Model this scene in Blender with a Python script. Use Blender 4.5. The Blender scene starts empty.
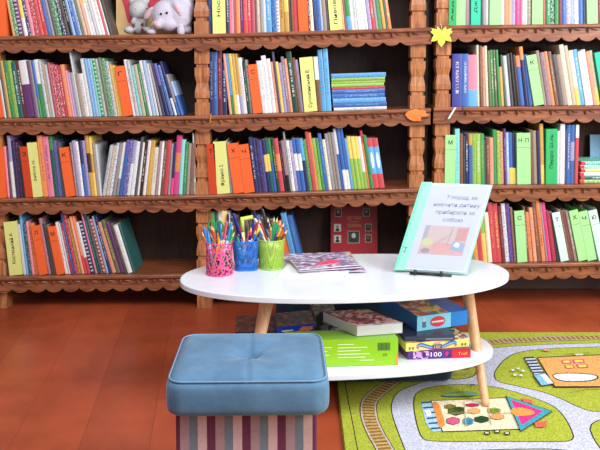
import bpy, bmesh, math, random
from mathutils import Vector, Matrix, noise as mnoise
random.seed(7)
S = bpy.context.scene
COL = S.collection
# ------------------------------------------------------------------ camera
F, PITCH, CX, CY, EYE = 760.0, math.radians(4.5), 300.0, 126.0, 1.038
cd = bpy.data.cameras.new('camera'); cam = bpy.data.objects.new('camera', cd); COL.objects.link(cam)
cd.sensor_fit = 'HORIZONTAL'; cd.sensor_width = 36.0; cd.lens = 36.0 * F / 600.0
cd.shift_y = (CY - 225.0) / 600.0; cd.clip_start = 0.05; cd.clip_end = 100
cam.location = (0, 0, EYE); cam.rotation_euler = (math.pi / 2 - PITCH, 0, 0)
S.camera = cam
# ------------------------------------------------------------------ world, lights, exposure
w = bpy.data.worlds.new('daylight'); S.world = w; w.use_nodes = True
bg = w.node_tree.nodes['Background']; bg.inputs[0].default_value = (0.92, 0.95, 1.0, 1); bg.inputs[1].default_value = 0.37
def area(name, loc, target, sx, sy, power, col):
    l = bpy.data.lights.new(name, 'AREA'); l.shape = 'RECTANGLE'; l.size = sx; l.size_y = sy; l.energy = power; l.color = col
    o = bpy.data.objects.new(name, l); COL.objects.link(o); o.location = loc
    o.rotation_euler = (Vector(target) - Vector(loc)).to_track_quat('-Z', 'Y').to_euler(); o['kind'] = 'helper'
    return o
area('window_light', (2.7, 0.7, 1.9), (0.1, 2.7, 0.3), 1.6, 1.7, 118, (0.98, 0.98, 1.0))
area('overhead_fill_light', (0.1, 0.75, 2.95), (0.0, 2.9, 0.5), 2.2, 1.3, 76, (0.98, 0.98, 1.0))  # added soft fill from overhead, standing in for ceiling bounce; no window there
S.view_settings.view_transform = 'Standard'; S.view_settings.look = 'None'
S.view_settings.gamma = 1; S.view_settings.use_curve_mapping = False
S.view_settings.exposure = 0.06

# ------------------------------------------------------------------ geometry of the view (used only to measure places in the photograph)
_c, _s = math.cos(PITCH), math.sin(PITCH)
def _ray(x, y):
    dy = -(y - CY) / F
    return Vector(((x - CX) / F, _c + dy * _s, -_s + dy * _c))
def on_z(x, y, z):
    d = _ray(x, y); return Vector((0, 0, EYE)) + d * ((z - EYE) / d.z)
def on_y(x, y, Y):
    d = _ray(x, y); return Vector((0, 0, EYE)) + d * (Y / d.y)

# ------------------------------------------------------------------ materials
def lin(c):
    r = []
    for v in c:
        v /= 255.0
        r.append(v / 12.92 if v <= 0.04045 else ((v + 0.055) / 1.055) ** 2.4)
    return (r[0], r[1], r[2], 1.0)
MC = {}
def new_mat(key):
    m = bpy.data.materials.new(str(key)); m.use_nodes = True
    return m, m.node_tree.nodes, m.node_tree.links, m.node_tree.nodes['Principled BSDF']
def plain(rgb, rough=0.5, spec=0.5, coat=0.0, alpha=1.0, metal=0.0, sheen=0.0):
    k = ('plain', tuple(rgb), rough, spec, coat, alpha, metal, sheen)
    if k in MC: return MC[k]
    m, n, l, b = new_mat('paint_%d_%d_%d' % tuple(int(v) for v in rgb))
    tc = n.new('ShaderNodeTexCoord'); nz = n.new('ShaderNodeTexNoise'); nz.inputs['Scale'].default_value = 22
    l.new(tc.outputs['Object'], nz.inputs['Vector'])
    mx = n.new('ShaderNodeMix'); mx.data_type = 'RGBA'
    c = lin(rgb); mx.inputs[6].default_value = [v * 0.93 for v in c[:3]] + [1]; mx.inputs[7].default_value = [min(1, v * 1.05) for v in c[:3]] + [1]
    l.new(nz.outputs['Fac'], mx.inputs[0]); l.new(mx.outputs[2], b.inputs['Base Color'])
    b.inputs['Roughness'].default_value = rough; b.inputs['Specular IOR Level'].default_value = spec
    b.inputs['Coat Weight'].default_value = coat; b.inputs['Alpha'].default_value = alpha; b.inputs['Metallic'].default_value = metal
    b.inputs['Sheen Weight'].default_value = sheen
    MC[k] = m; return m
def wood(key, a, b_, grain=(14, 14, 1.6), rough=0.38, scale=5.0, bump=0.12):
    k = ('wood', key)
    if k in MC: return MC[k]
    m, n, l, b = new_mat('wood_' + key)
    tc = n.new('ShaderNodeTexCoord'); mp = n.new('ShaderNodeMapping'); mp.inputs['Scale'].default_value = grain
    l.new(tc.outputs['Object'], mp.inputs[0])
    nz = n.new('ShaderNodeTexNoise'); nz.inputs['Scale'].default_value = scale; nz.inputs['Detail'].default_value = 6; nz.inputs['Distortion'].default_value = 1.2
    l.new(mp.outputs[0], nz.inputs['Vector'])
    cr = n.new('ShaderNodeValToRGB'); e = cr.color_ramp.elements
    e[0].position = 0.3; e[0].color = lin(a); e[1].position = 0.7; e[1].color = lin(b_)
    l.new(nz.outputs['Fac'], cr.inputs[0]); l.new(cr.outputs[0], b.inputs['Base Color'])
    bp = n.new('ShaderNodeBump'); bp.inputs['Strength'].default_value = bump; bp.inputs['Distance'].default_value = 0.002
    l.new(nz.outputs['Fac'], bp.inputs['Height']); l.new(bp.outputs[0], b.inputs['Normal'])
    b.inputs['Roughness'].default_value = rough
    MC[k] = m; return m
W_POST = wood('post', (132, 76, 44), (202, 134, 86))
W_APRON = wood('apron', (96, 52, 34), (166, 102, 68), (1.6, 14, 14))
W_SHELF = wood('shelf', (100, 50, 28), (150, 84, 50), (1.6, 12, 12))
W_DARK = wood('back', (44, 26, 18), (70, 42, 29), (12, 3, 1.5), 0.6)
W_BEECH = wood('beech', (208, 152, 106), (232, 184, 140), (14, 14, 1.5), 0.45)

def book_mat(c1, c2, pat):
    k = ('book', c1, c2, pat)
    if k in MC: return MC[k]
    m, n, l, b = new_mat('book_' + '_'.join(map(str, c1)) + pat)
    tc = n.new('ShaderNodeTexCoord'); oi = n.new('ShaderNodeObjectInfo')
    def math_(op, a, b2=None, clamp=False):
        q = n.new('ShaderNodeMath'); q.operation = op; q.use_clamp = clamp
        for i, v in enumerate((a, b2)):
            if v is None: continue
            if isinstance(v, (int, float)): q.inputs[i].default_value = v
            else: l.new(v, q.inputs[i])
        return q.outputs[0]
    uv = n.new('ShaderNodeUVMap'); uv.uv_map = 'cover'; sg = n.new('ShaderNodeSeparateXYZ'); l.new(uv.outputs[0], sg.inputs[0])
    gx, gz = sg.outputs[0], sg.outputs[1]
    # every copy gets its own shift of the noise
    off = n.new('ShaderNodeVectorMath'); off.operation = 'ADD'; l.new(tc.outputs['Object'], off.inputs[0])
    cb = n.new('ShaderNodeCombineXYZ'); sh = math_('MULTIPLY', oi.outputs['Random'], 37.0)
    l.new(sh, cb.inputs[0]); l.new(sh, cb.inputs[2]); l.new(cb.outputs[0], off.inputs[1])
    mp = n.new('ShaderNodeMapping'); l.new(off.outputs[0], mp.inputs[0])
    nz = n.new('ShaderNodeTexNoise'); nz.inputs['Detail'].default_value = 3
    l.new(mp.outputs[0], nz.inputs['Vector'])
    fac = None
    if pat == 's':      # printed speckle
        mp.inputs['Scale'].default_value = (210, 60, 130); nz.inputs['Scale'].default_value = 1.0
        fac = math_('MULTIPLY', math_('GREATER_THAN', nz.outputs['Fac'], 0.55), 0.62)
    elif pat == 't':    # small printed title run along the spine
        mp.inputs['Scale'].default_value = (60, 10, 260); nz.inputs['Scale'].default_value = 1.0
        a = math_('GREATER_THAN', nz.outputs['Fac'], 0.5)
        a = math_('MULTIPLY', a, math_('LESS_THAN', math_('ABSOLUTE', math_('SUBTRACT', gx, 0.5)), 0.16))
        a = math_('MULTIPLY', a, math_('LESS_THAN', math_('ABSOLUTE', math_('SUBTRACT', gz, 0.55)), 0.3)); fac = math_('MULTIPLY', a, 0.7)
    elif pat == 'b':    # lower third in the second colour
        fac = math_('LESS_THAN', gz, 0.32)
    elif pat == 'h':    # lower half
        fac = math_('LESS_THAN', gz, 0.58)
    elif pat == 'u':    # head of the spine in the second colour
        fac = math_('GREATER_THAN', gz, 0.78)
    elif pat == 'm':    # middle band
        fac = math_('LESS_THAN', math_('ABSOLUTE', math_('SUBTRACT', gz, 0.55)), 0.16)
    elif pat == 'k': fac = math_('GREATER_THAN', math_('ABSOLUTE', math_('SUBTRACT', gz, 0.56)), 0.27)
    elif pat == 'x':    # checks
        fac = math_('GREATER_THAN', math_('FRACT', math_('MULTIPLY', gz, 14.0)), 0.55)
        fac = math_('MULTIPLY', math_('MULTIPLY', fac, 0.65), math_('LESS_THAN', math_('ABSOLUTE', math_('SUBTRACT', gx, 0.45)), 0.33))
    else:
        mp.inputs['Scale'].default_value = (30, 10, 25); nz.inputs['Scale'].default_value = 1.0
    mx = n.new('ShaderNodeMix'); mx.data_type = 'RGBA'
    mx.inputs[6].default_value = lin(c1); mx.inputs[7].default_value = lin(c2)
    if fac is not None: l.new(fac, mx.inputs[0])
    else: l.new(math_('MULTIPLY', nz.outputs['Fac'], 0.12), mx.inputs[0])
    if pat == 'k':      # blue spine, red head and foot, white oval
        m3 = n.new('ShaderNodeMix'); m3.data_type = 'RGBA'; l.new(mx.outputs[2], m3.inputs[6]); m3.inputs[7].default_value = lin((222, 226, 234))
        ov = math_('ADD', math_('POWER', math_('MULTIPLY', math_('SUBTRACT', gx, 0.5), 3.4), 2.0), math_('POWER', math_('MULTIPLY', math_('SUBTRACT', gz, 0.56), 6.0), 2.0))
        l.new(math_('LESS_THAN', ov, 1.0), m3.inputs[0]); mx = m3
    # fine uneven print over every spine
    pm = n.new('ShaderNodeMapping'); pm.inputs['Scale'].default_value = (420, 60, 70); l.new(off.outputs[0], pm.inputs[0])
    pn = n.new('ShaderNodeTexNoise'); pn.inputs['Scale'].default_value = 1.0; pn.inputs['Detail'].default_value = 4; l.new(pm.outputs[0], pn.inputs['Vector'])
    hs = n.new('ShaderNodeHueSaturation'); l.new(mx.outputs[2], hs.inputs['Color']); hs.inputs['Saturation'].default_value = 0.93
    l.new(math_('ADD', math_('MULTIPLY', oi.outputs['Random'], 0.18), math_('ADD', math_('MULTIPLY', pn.outputs['Fac'], 0.75), 0.48)), hs.inputs['Value'])
    l.new(hs.outputs[0], b.inputs['Base Color'])
    b.inputs['Roughness'].default_value = 0.42
    MC[k] = m; return m
PAPER = plain((226, 218, 204), 0.85, 0.2)
INK = plain((38, 34, 44), 0.7, 0.2)

# ------------------------------------------------------------------ mesh helpers
def obj(name, bm, mats, parent=None, smooth=False, loc=None):
    me = bpy.data.meshes.new(name)
    if smooth:
        for f in bm.faces: f.smooth = True
    bm.normal_update(); bm.to_mesh(me); bm.free()
    for m in (mats if isinstance(mats, (list, tuple)) else [mats]): me.materials.append(m)
    o = bpy.data.objects.new(name, me); COL.objects.link(o)
    if parent is not None: o.parent = parent
    if loc is not None: o.location = loc
    return o
def empty(name, loc=(0, 0, 0), rz=0):
    o = bpy.data.objects.new(name, None); COL.objects.link(o); o.location = loc; o.rotation_euler = (0, 0, rz)
    o.empty_display_size = 0.05; return o
def tag(o, label, cat, group=None, kind=None):
    o['label'] = label; o['category'] = cat
    if group: o['group'] = group
    if kind: o['kind'] = kind
    return o
def box(bm, x0, x1, y0, y1, z0, z1, mi=0, M=None):
    vs = [Vector((x, y, z)) for z in (z0, z1) for y in (y0, y1) for x in (x0, x1)]
    if M is not None: vs = [M @ v for v in vs]
    v = [bm.verts.new(p) for p in vs]
    for q in ((0, 2, 3, 1), (4, 5, 7, 6), (0, 1, 5, 4), (2, 6, 7, 3), (0, 4, 6, 2), (1, 3, 7, 5)):
        f = bm.faces.new([v[i] for i in q]); f.material_index = mi
def prism(bm, poly, depth, axis='z', base=0.0, mi=0, fn=None):
    """poly: list of 2D points; extruded along the axis from base to base+depth; fn maps (a, b, t) to a point"""
    if fn is None:
        fn = {'z': lambda a, b, t: Vector((a, b, t)), 'y': lambda a, b, t: Vector((a, t, b)), 'x': lambda a, b, t: Vector((t, a, b))}[axis]
    A = [bm.verts.new(fn(a, b, base)) for a, b in poly]
    B = [bm.verts.new(fn(a, b, base + depth)) for a, b in poly]
    n = len(poly)
    fs = [bm.faces.new(A[::-1]), bm.faces.new(B)]
    for i in range(n): fs.append(bm.faces.new((A[i], A[(i + 1) % n], B[(i + 1) % n], B[i])))
    for f in fs: f.material_index = mi
    return fs
def slab(bm, c, th, mi=0):
    """four bottom corners (Vectors, in order) raised by th"""
    A = [bm.verts.new(p) for p in c]; B = [bm.verts.new(p + Vector((0, 0, th))) for p in c]
    fs = [bm.faces.new(A[::-1]), bm.faces.new(B)] + [bm.faces.new((A[i], A[(i + 1) % 4], B[(i + 1) % 4], B[i])) for i in range(4)]
    for f in fs: f.material_index = mi
    return fs
def tube(bm, pts, rad, seg=10, mi=0, cap=True):
    pts = [Vector(p) for p in pts]; rad = rad if isinstance(rad, (list, tuple)) else [rad] * len(pts)
    rings = []; up = None
    for i, p in enumerate(pts):
        d = (pts[min(i + 1, len(pts) - 1)] - pts[max(i - 1, 0)]).normalized()
        if up is None: up = d.orthogonal().normalized()
        else:
            up = (up - d * up.dot(d)).normalized()
        s = d.cross(up)
        rings.append([bm.verts.new(p + (up * math.cos(2 * math.pi * k / seg) + s * math.sin(2 * math.pi * k / seg)) * rad[i]) for k in range(seg)])
    fs = []
    for a, b in zip(rings, rings[1:]):
        for k in range(seg): fs.append(bm.faces.new((a[k], a[(k + 1) % seg], b[(k + 1) % seg], b[k])))
    if cap: fs += [bm.faces.new(rings[0][::-1]), bm.faces.new(rings[-1])]
    for f in fs: f.material_index = mi
def ball(bm, c, r, seg=16, mi=0, M=None):
    """ellipsoid"""
    r = r if isinstance(r, (list, tuple)) else (r, r, r)
    R = Matrix.Translation(Vector(c)) @ (M or Matrix.Identity(4)) @ Matrix.Diagonal((r[0], r[1], r[2], 1))
    n0 = len(bm.faces)
    bmesh.ops.create_uvsphere(bm, u_segments=seg, v_segments=max(6, seg // 2), radius=1, matrix=R)
    bm.faces.ensure_lookup_table()
    for f in bm.faces[n0:]: f.material_index = mi
def nb(): return bmesh.new()
def bevel(o, wd, seg=2):
    m = o.modifiers.new('bevel', 'BEVEL'); m.width = wd; m.segments = seg; m.limit_method = 'ANGLE'; return o
_TX = {}
def glyphs(body):
    """vertices and faces of a printed string, baseline at y=0, centred on x=0, cap height 1"""
    if body not in _TX:
        cu = bpy.data.curves.new('type', 'FONT'); cu.body = body; cu.resolution_u = 2; cu.offset = 0.004
        t = bpy.data.objects.new('type', cu); COL.objects.link(t)
        dg = bpy.context.evaluated_depsgraph_get(); dg.update()
        me = bpy.data.meshes.new_from_object(t.evaluated_get(dg))
        v = [(p.co.x, p.co.y) for p in me.vertices]; f = [tuple(p.vertices) for p in me.polygons]
        bpy.data.objects.remove(t); bpy.data.curves.remove(cu); bpy.data.meshes.remove(me)
        x0 = min(p[0] for p in v); x1 = max(p[0] for p in v)
        k = 1 / 0.73
        _TX[body] = ([((x - (x0 + x1) / 2) * k, y * k) for x, y in v], f, (x1 - x0) * k)
    return _TX[body]
def text(bm, body, fn, size, length=None, mi=0):
    """fn(a, b) -> point; a runs along the line (metres), b up"""
    v, f, wd = glyphs(body); sx = size if length is None else length / wd
    V = [bm.verts.new(fn(x * sx, y * size)) for x, y in v]
    for q in f:
        try: bm.faces.new([V[i] for i in q]).material_index = mi
        except ValueError: pass

# ------------------------------------------------------------------ the room
def struct(name, bm, m):
    o = obj(name, bm, m); o['kind'] = 'structure'; return o
mf, n, l, b = new_mat('painted_floorboards')
tc = n.new('ShaderNodeTexCoord'); mp = n.new('ShaderNodeMapping'); mp.inputs['Rotation'].default_value = (0, 0, math.radians(-96.3 + 0))
l.new(tc.outputs['Object'], mp.inputs[0])
sx = n.new('ShaderNodeSeparateXYZ'); l.new(mp.outputs[0], sx.inputs[0])
def mth(op, a, v=None):
    q = n.new('ShaderNodeMath'); q.operation = op
    for i, u in enumerate((a, v)):
        if u is None: continue
        if isinstance(u, (int, float)): q.inputs[i].default_value = u
        else: l.new(u, q.inputs[i])
    return q.outputs[0]
pl = mth('MULTIPLY', sx.outputs[1], 1 / 0.19); fr = mth('FRACT', pl); idx = mth('FLOOR', pl)
gap = mth('LESS_THAN', mth('ABSOLUTE', mth('SUBTRACT', fr, 0.5)), 0.4955)
wn = n.new('ShaderNodeTexWhiteNoise'); wn.noise_dimensions = '1D'; l.new(idx, wn.inputs['W'])
nz = n.new('ShaderNodeTexNoise'); nz.inputs['Scale'].default_value = 3.0; nz.inputs['Detail'].default_value = 8; nz.inputs['Roughness'].default_value = 0.65
l.new(mp.outputs[0], nz.inputs['Vector'])
cr = n.new('ShaderNodeValToRGB'); e = cr.color_ramp.elements
e[0].position = 0.3; e[0].color = lin((142, 60, 34)); e[1].position = 0.72; e[1].color = lin((190, 88, 54))
l.new(nz.outputs['Fac'], cr.inputs[0])
wear = n.new('ShaderNodeTexNoise'); wear.inputs['Scale'].default_value = 1.7; wear.inputs['Detail'].default_value = 10; wear.inputs['Roughness'].default_value = 0.75
l.new(tc.outputs['Object'], wear.inputs['Vector'])
wr = n.new('ShaderNodeValToRGB'); wr.color_ramp.elements[0].position = 0.60; wr.color_ramp.elements[0].color = (0, 0, 0, 1); wr.color_ramp.elements[1].position = 0.78; wr.color_ramp.elements[1].color = (.55, .55, .55, 1)
l.new(wear.outputs['Fac'], wr.inputs[0])
m1 = n.new('ShaderNodeMix'); m1.data_type = 'RGBA'; l.new(wr.outputs[0], m1.inputs[0]); l.new(cr.outputs[0], m1.inputs[6]); m1.inputs[7].default_value = lin((206, 132, 88))
hs = n.new('ShaderNodeHueSaturation'); l.new(m1.outputs[2], hs.inputs['Color']); l.new(mth('ADD', mth('MULTIPLY', wn.outputs['Value'], 0.16), 0.9), hs.inputs['Value'])
m2 = n.new('ShaderNodeMix'); m2.data_type = 'RGBA'; l.new(gap, m2.inputs[0]); m2.inputs[6].default_value = lin((126, 56, 34)); l.new(hs.outputs[0], m2.inputs[7])
l.new(m2.outputs[2], b.inputs['Base Color'])
b.inputs['Roughness'].default_value = 0.33
bp = n.new('ShaderNodeBump'); bp.inputs['Strength'].default_value = 0.25; bp.inputs['Distance'].default_value = 0.003
l.new(mth('ADD', mth('MULTIPLY', gap, 0.6), mth('MULTIPLY', nz.outputs['Fac'], 0.5)), bp.inputs['Height']); l.new(bp.outputs[0], b.inputs['Normal'])
bm = nb(); box(bm, -3, 3, -2.5, 3.5, -0.05, 0); struct('floor', bm, mf)
bm = nb(); box(bm, -3, 3, 3.5, 3.6, 0, 2.7); struct('wall_back', bm, plain((196, 182, 168), 0.85))
bm = nb(); box(bm, -3, 3, 3.478, 3.5, 0, 0.11); bevel(struct('baseboard_back', bm, plain((118, 100, 92), 0.5)), 0.004)

# ------------------------------------------------------------------ bookcases
YF = 3.2                                   # plane of the book spines and posts
ROWS_L = [((-40, 36.9), (203, 34.3), (430, 27.8)), ((-40, 118.8), (203, 115.5), (430, 108)),
          ((-40, 198.6), (203, 194.5), (430, 187)), ((-40, 276.2), (203, 272.4), (430, 265.5))]
ROWS_R = [((433, 25.7), (660, 23.4)), ((433, 107), (660, 105)), ((433, 185.2), (660, 183)), ((433, 264), (660, 259.6))]
def top_line(row):
    return [on_y(x, y, YF) for x, y in row]
def shelf_z(row, X):
    p = top_line(row)
    for a, c in zip(p, p[1:]):
        if X <= c.x or c is p[-1]:
            t = (X - a.x) / (c.x - a.x); return a.z + t * (c.z - a.z)
def post_bm(z_levels, hw=0.0315):
    """square turned post, waist and grooves between each pair of shelf levels"""
    bm = nb(); prof = []
    def add(z, k): prof.append((z, k))
    add(0.0, 1.0)
    for a, c in zip(z_levels, z_levels[1:]):
        H = c - a; zt = c - 0.07                # visible run from shelf top a up to under the next apron
        L = zt - a
        for t, k in ((0.20, 1), (0.205, .80), (0.255, .80), (0.275, 1), (0.36, 1), (0.50, .78), (0.62, 1), (0.74, 1), (0.755, .78), (0.80, .78), (0.805, 1)):
            add(a + L * t, k)
    add(z_levels[-1], 1.0)
    rings = [[bm.verts.new((sx_ * hw * k, sy_ * hw * k, z)) for sx_, sy_ in ((-1, -1), (1, -1), (1, 1), (-1, 1))] for z, k in prof]
    for a, c in zip(rings, rings[1:]):
        for i in range(4): bm.faces.new((a[i], a[(i + 1) % 4], c[(i + 1) % 4], c[i]))
    bm.faces.new(rings[0][::-1]); bm.faces.new(rings[-1])
    return bm
PER = 0.0716
def apron_bm(line, x0, x1, plain_l, plain_r, first):
    """carved edge board hanging under a shelf: lip, scallops and chip-carved teeth. line(X) = height of the shelf top"""
    bm = nb(); yf, yb = YF - 0.020, YF - 0.002
    low = []; X = x0; N = 240; zs = []
    for i in range(N + 1):
        X = x0 + (x1 - x0) * i / N
        if X < x0 + plain_l or X > x1 - plain_r: dz = 0.068
        else:
            u = ((X - first) / PER) % 1.0        # 0 at a cusp
            dz = 0.050 + 0.021 * math.sqrt(max(0, 1 - (2 * u - 1) ** 2)) ** 1.25
        zs.append((X, line(X), line(X) - dz))
    A = [bm.verts.new((X, yf, t)) for X, t, q in zs]; B = [bm.verts.new((X, yf, q)) for X, t, q in zs]
    A2 = [bm.verts.new((X, yb, t)) for X, t, q in zs]; B2 = [bm.verts.new((X, yb, q)) for X, t, q in zs]
    for i in range(N):
        bm.faces.new((B[i], B[i + 1], A[i + 1], A[i])); bm.faces.new((A2[i], A2[i + 1], B2[i + 1], B2[i]))
        bm.faces.new((A[i], A[i + 1], A2[i + 1], A2[i])); bm.faces.new((B2[i], B2[i + 1], B[i + 1], B[i]))
    bm.faces.new((B[0], A[0], A2[0], B2[0])); bm.faces.new((A[-1], B[-1], B2[-1], A2[-1]))
    # lip: the rounded nosing of the shelf board
    n1 = 24
    prof = [(-0.000, 0.000), (-0.008, -0.001), (-0.0105, -0.005), (-0.0105, -0.013), (-0.007, -0.017), (0.0, -0.018)]
    rings = [[bm.verts.new((x0 + (x1 - x0) * i / n1, yf + dy, line(x0 + (x1 - x0) * i / n1) + dz + 0.0005)) for dy, dz in prof] for i in range(n1 + 1)]
    for a, c in zip(rings, rings[1:]):
        for i in range(len(prof) - 1): bm.faces.new((a[i], a[i + 1], c[i + 1], c[i]))
    bm.faces.new(rings[0][::-1]); bm.faces.new(rings[-1])
    # teeth
    k0 = math.ceil((x0 + plain_l * 0.8 - first) / PER)
    k = k0
    while True:
        c = first + (k + 0.5) * PER
        if c > x1 - plain_r - 0.01: break
        z = line(c) - 0.0185
        v = [bm.verts.new(p) for p in ((c - 0.009, yf, z), (c + 0.009, yf, z), (c + 0.001, yf, z - 0.021), (c - 0.0015, yf - 0.015, z - 0.002), (c, yf - 0.011, z - 0.013))]
        for q in ((0, 2, 4), (0, 4, 3), (1, 3, 4), (1, 4, 2), (0, 3, 1)): bm.faces.new([v[i] for i in q])
        s = c + 0.024; z = line(s) - 0.0185      # slanted petal between the teeth
        v = [bm.verts.new(p) for p in ((s - 0.015, yf, z), (s + 0.020, yf, z - 0.010), (s + 0.004, yf, z - 0.009), (s - 0.004, yf - 0.010, z - 0.004), (s + 0.012, yf, z - 0.003))]
        for q in ((0, 2, 3), (2, 1, 3), (1, 4, 3), (4, 0, 3)): bm.faces.new([v[i] for i in q])
        k += 1
    bmesh.ops.recalc_face_normals(bm, faces=bm.faces[:])
    return bm
DEPTH = 0.235
def bookcase(rows, xa, xb, posts, panels, firsts, pl_l, pl_r, label):
    t = empty('bookcase', ((xa + xb) / 2, YF + DEPTH / 2, 0)); tag(t, label, 'bookcase')
    off = -t.location
    def put(name, bm, m, par=None, tr=None):
        bmesh.ops.translate(bm, verts=bm.verts[:], vec=off if tr is None else tr)
        return obj(name, bm, m, par or t)
    lines = [lambda X, r=r: shelf_z(r, X) for r in rows]
    lines.insert(0, lambda X, r=rows[0]: shelf_z(r, X) + 0.338)
    for i, ln in enumerate(lines):
        bm = nb(); N = 12
        y0, y1 = YF - 0.004, YF + DEPTH
        R = []
        for k in range(N + 1):
            X = xa + (xb - xa) * k / N; z = ln(X)
            R.append([bm.verts.new(p) for p in ((X, y0, z), (X, y1, z), (X, y1, z - 0.018), (X, y0, z - 0.018))])
        for a, c in zip(R, R[1:]):
            for q in range(4): bm.faces.new((a[q], c[q], c[(q + 1) % 4], a[(q + 1) % 4]))
        bm.faces.new(R[0]); bm.faces.new(R[-1][::-1])
        bmesh.ops.recalc_face_normals(bm, faces=bm.faces[:])
        sh = put('shelf', bm, W_SHELF)
        ap = put('carved_apron', apron_bm(ln, xa, xb, pl_l, pl_r, firsts), W_APRON, sh); ap['label'] = 'scalloped apron with chip-carved teeth under the shelf edge'
    for X in posts:
        z = [max(0.02, lines[k](X)) for k in (4, 3, 2, 1, 0)]
        bm = post_bm(z); bmesh.ops.translate(bm, verts=bm.verts[:], vec=Vector((X, YF + 0.031, 0)))
        put('post', bm, W_POST)
    for X in panels:
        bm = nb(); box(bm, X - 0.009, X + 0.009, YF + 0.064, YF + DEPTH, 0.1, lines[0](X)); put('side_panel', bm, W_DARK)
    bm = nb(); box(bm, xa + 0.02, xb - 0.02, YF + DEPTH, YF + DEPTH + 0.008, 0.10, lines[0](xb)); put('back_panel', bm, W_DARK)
    for X in (xa + 0.03, xb - 0.03):
        bm = nb(); box(bm, X - 0.02, X + 0.02, YF + DEPTH - 0.04, YF + DEPTH, 0, 0.14); put('foot', bm, W_DARK)
    return t
px = lambda x, y=120: on_y(x, y, YF).x
XPL = [px(-6), px(202.6), px(417.3)]
bookcase(ROWS_L, px(-14), px(429.6), XPL, XPL, px(203) - PER * 0.5 + 0.004, 0.02, 0.075,
         'long carved oak bookcase of two bays crammed with thin books, behind the pen cups')
XPR = [px(442.6), px(652)]
bookcase(ROWS_R, px(432.6), px(662), XPR, XPR, px(456), 0.085, 0.02,
         'carved bookcase with the yellow maple leaf on its post, behind the display folder')

# ------------------------------------------------------------------ books
PAL = dict(
    wh=((232, 230, 228), 'white'), cr=((236, 226, 198), 'cream'), be=((196, 178, 150), 'beige'), gr=((150, 146, 148), 'grey'), lg=((196, 200, 204), 'light grey'),
    dg=((70, 70, 78), 'dark grey'), bk=((30, 28, 34), 'black'), nv=((38, 44, 96), 'navy'), bl=((40, 98, 178), 'blue'), lb=((84, 166, 220), 'light blue'), pb=((150, 180, 220), 'pale blue'),
    aq=((130, 214, 208), 'aqua'), tq=((52, 196, 160), 'turquoise'), te=((28, 98, 92), 'teal'), gn=((58, 146, 76), 'green'), lm=((150, 190, 70), 'lime green'), dk=((32, 72, 48), 'dark green'),
    ol=((104, 112, 72), 'olive'), yl=((240, 206, 84), 'yellow'), oc=((206, 156, 54), 'ochre'), org=((236, 130, 62), 'orange'), sa=((232, 154, 122), 'salmon'), rd=((206, 50, 62), 'red'),
    cr2=((178, 34, 66), 'crimson'), mr=((112, 36, 50), 'maroon'), pk=((232, 122, 148), 'pink'), mg=((222, 44, 130), 'magenta'), pu=((104, 48, 110), 'purple'), dp=((62, 42, 84), 'dark purple'),
    li=((168, 156, 200), 'lilac'), vi=((96, 84, 176), 'violet'), mv=((158, 124, 136), 'mauve'), br=((126, 82, 60), 'brown'), db=((64, 44, 40), 'dark brown'), ta=((156, 136, 122), 'taupe'),
    rb=((176, 70, 52), 'rust red'), ind=((56, 60, 160), 'indigo'))
DIV = dict(o=((242, 106, 52), 'orange'), r=((206, 70, 36), 'dark orange'), y=((226, 228, 138), 'pale yellow'), g=((164, 222, 150), 'light green'), G=((54, 176, 104), 'emerald green'),
           T=((58, 200, 160), 'turquoise'), a=((206, 238, 224), 'pale mint'))
BAY = dict(L=('left bay', px(4), px(195)), C=('middle bay', px(210), px(410)), R=('right bookcase', px(451), px(640)))
ROWN = ['top shelf', 'second shelf', 'third shelf', 'bottom shelf']
def rows_of(bay): return ROWS_R if bay == 'R' else ROWS_L
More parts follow.
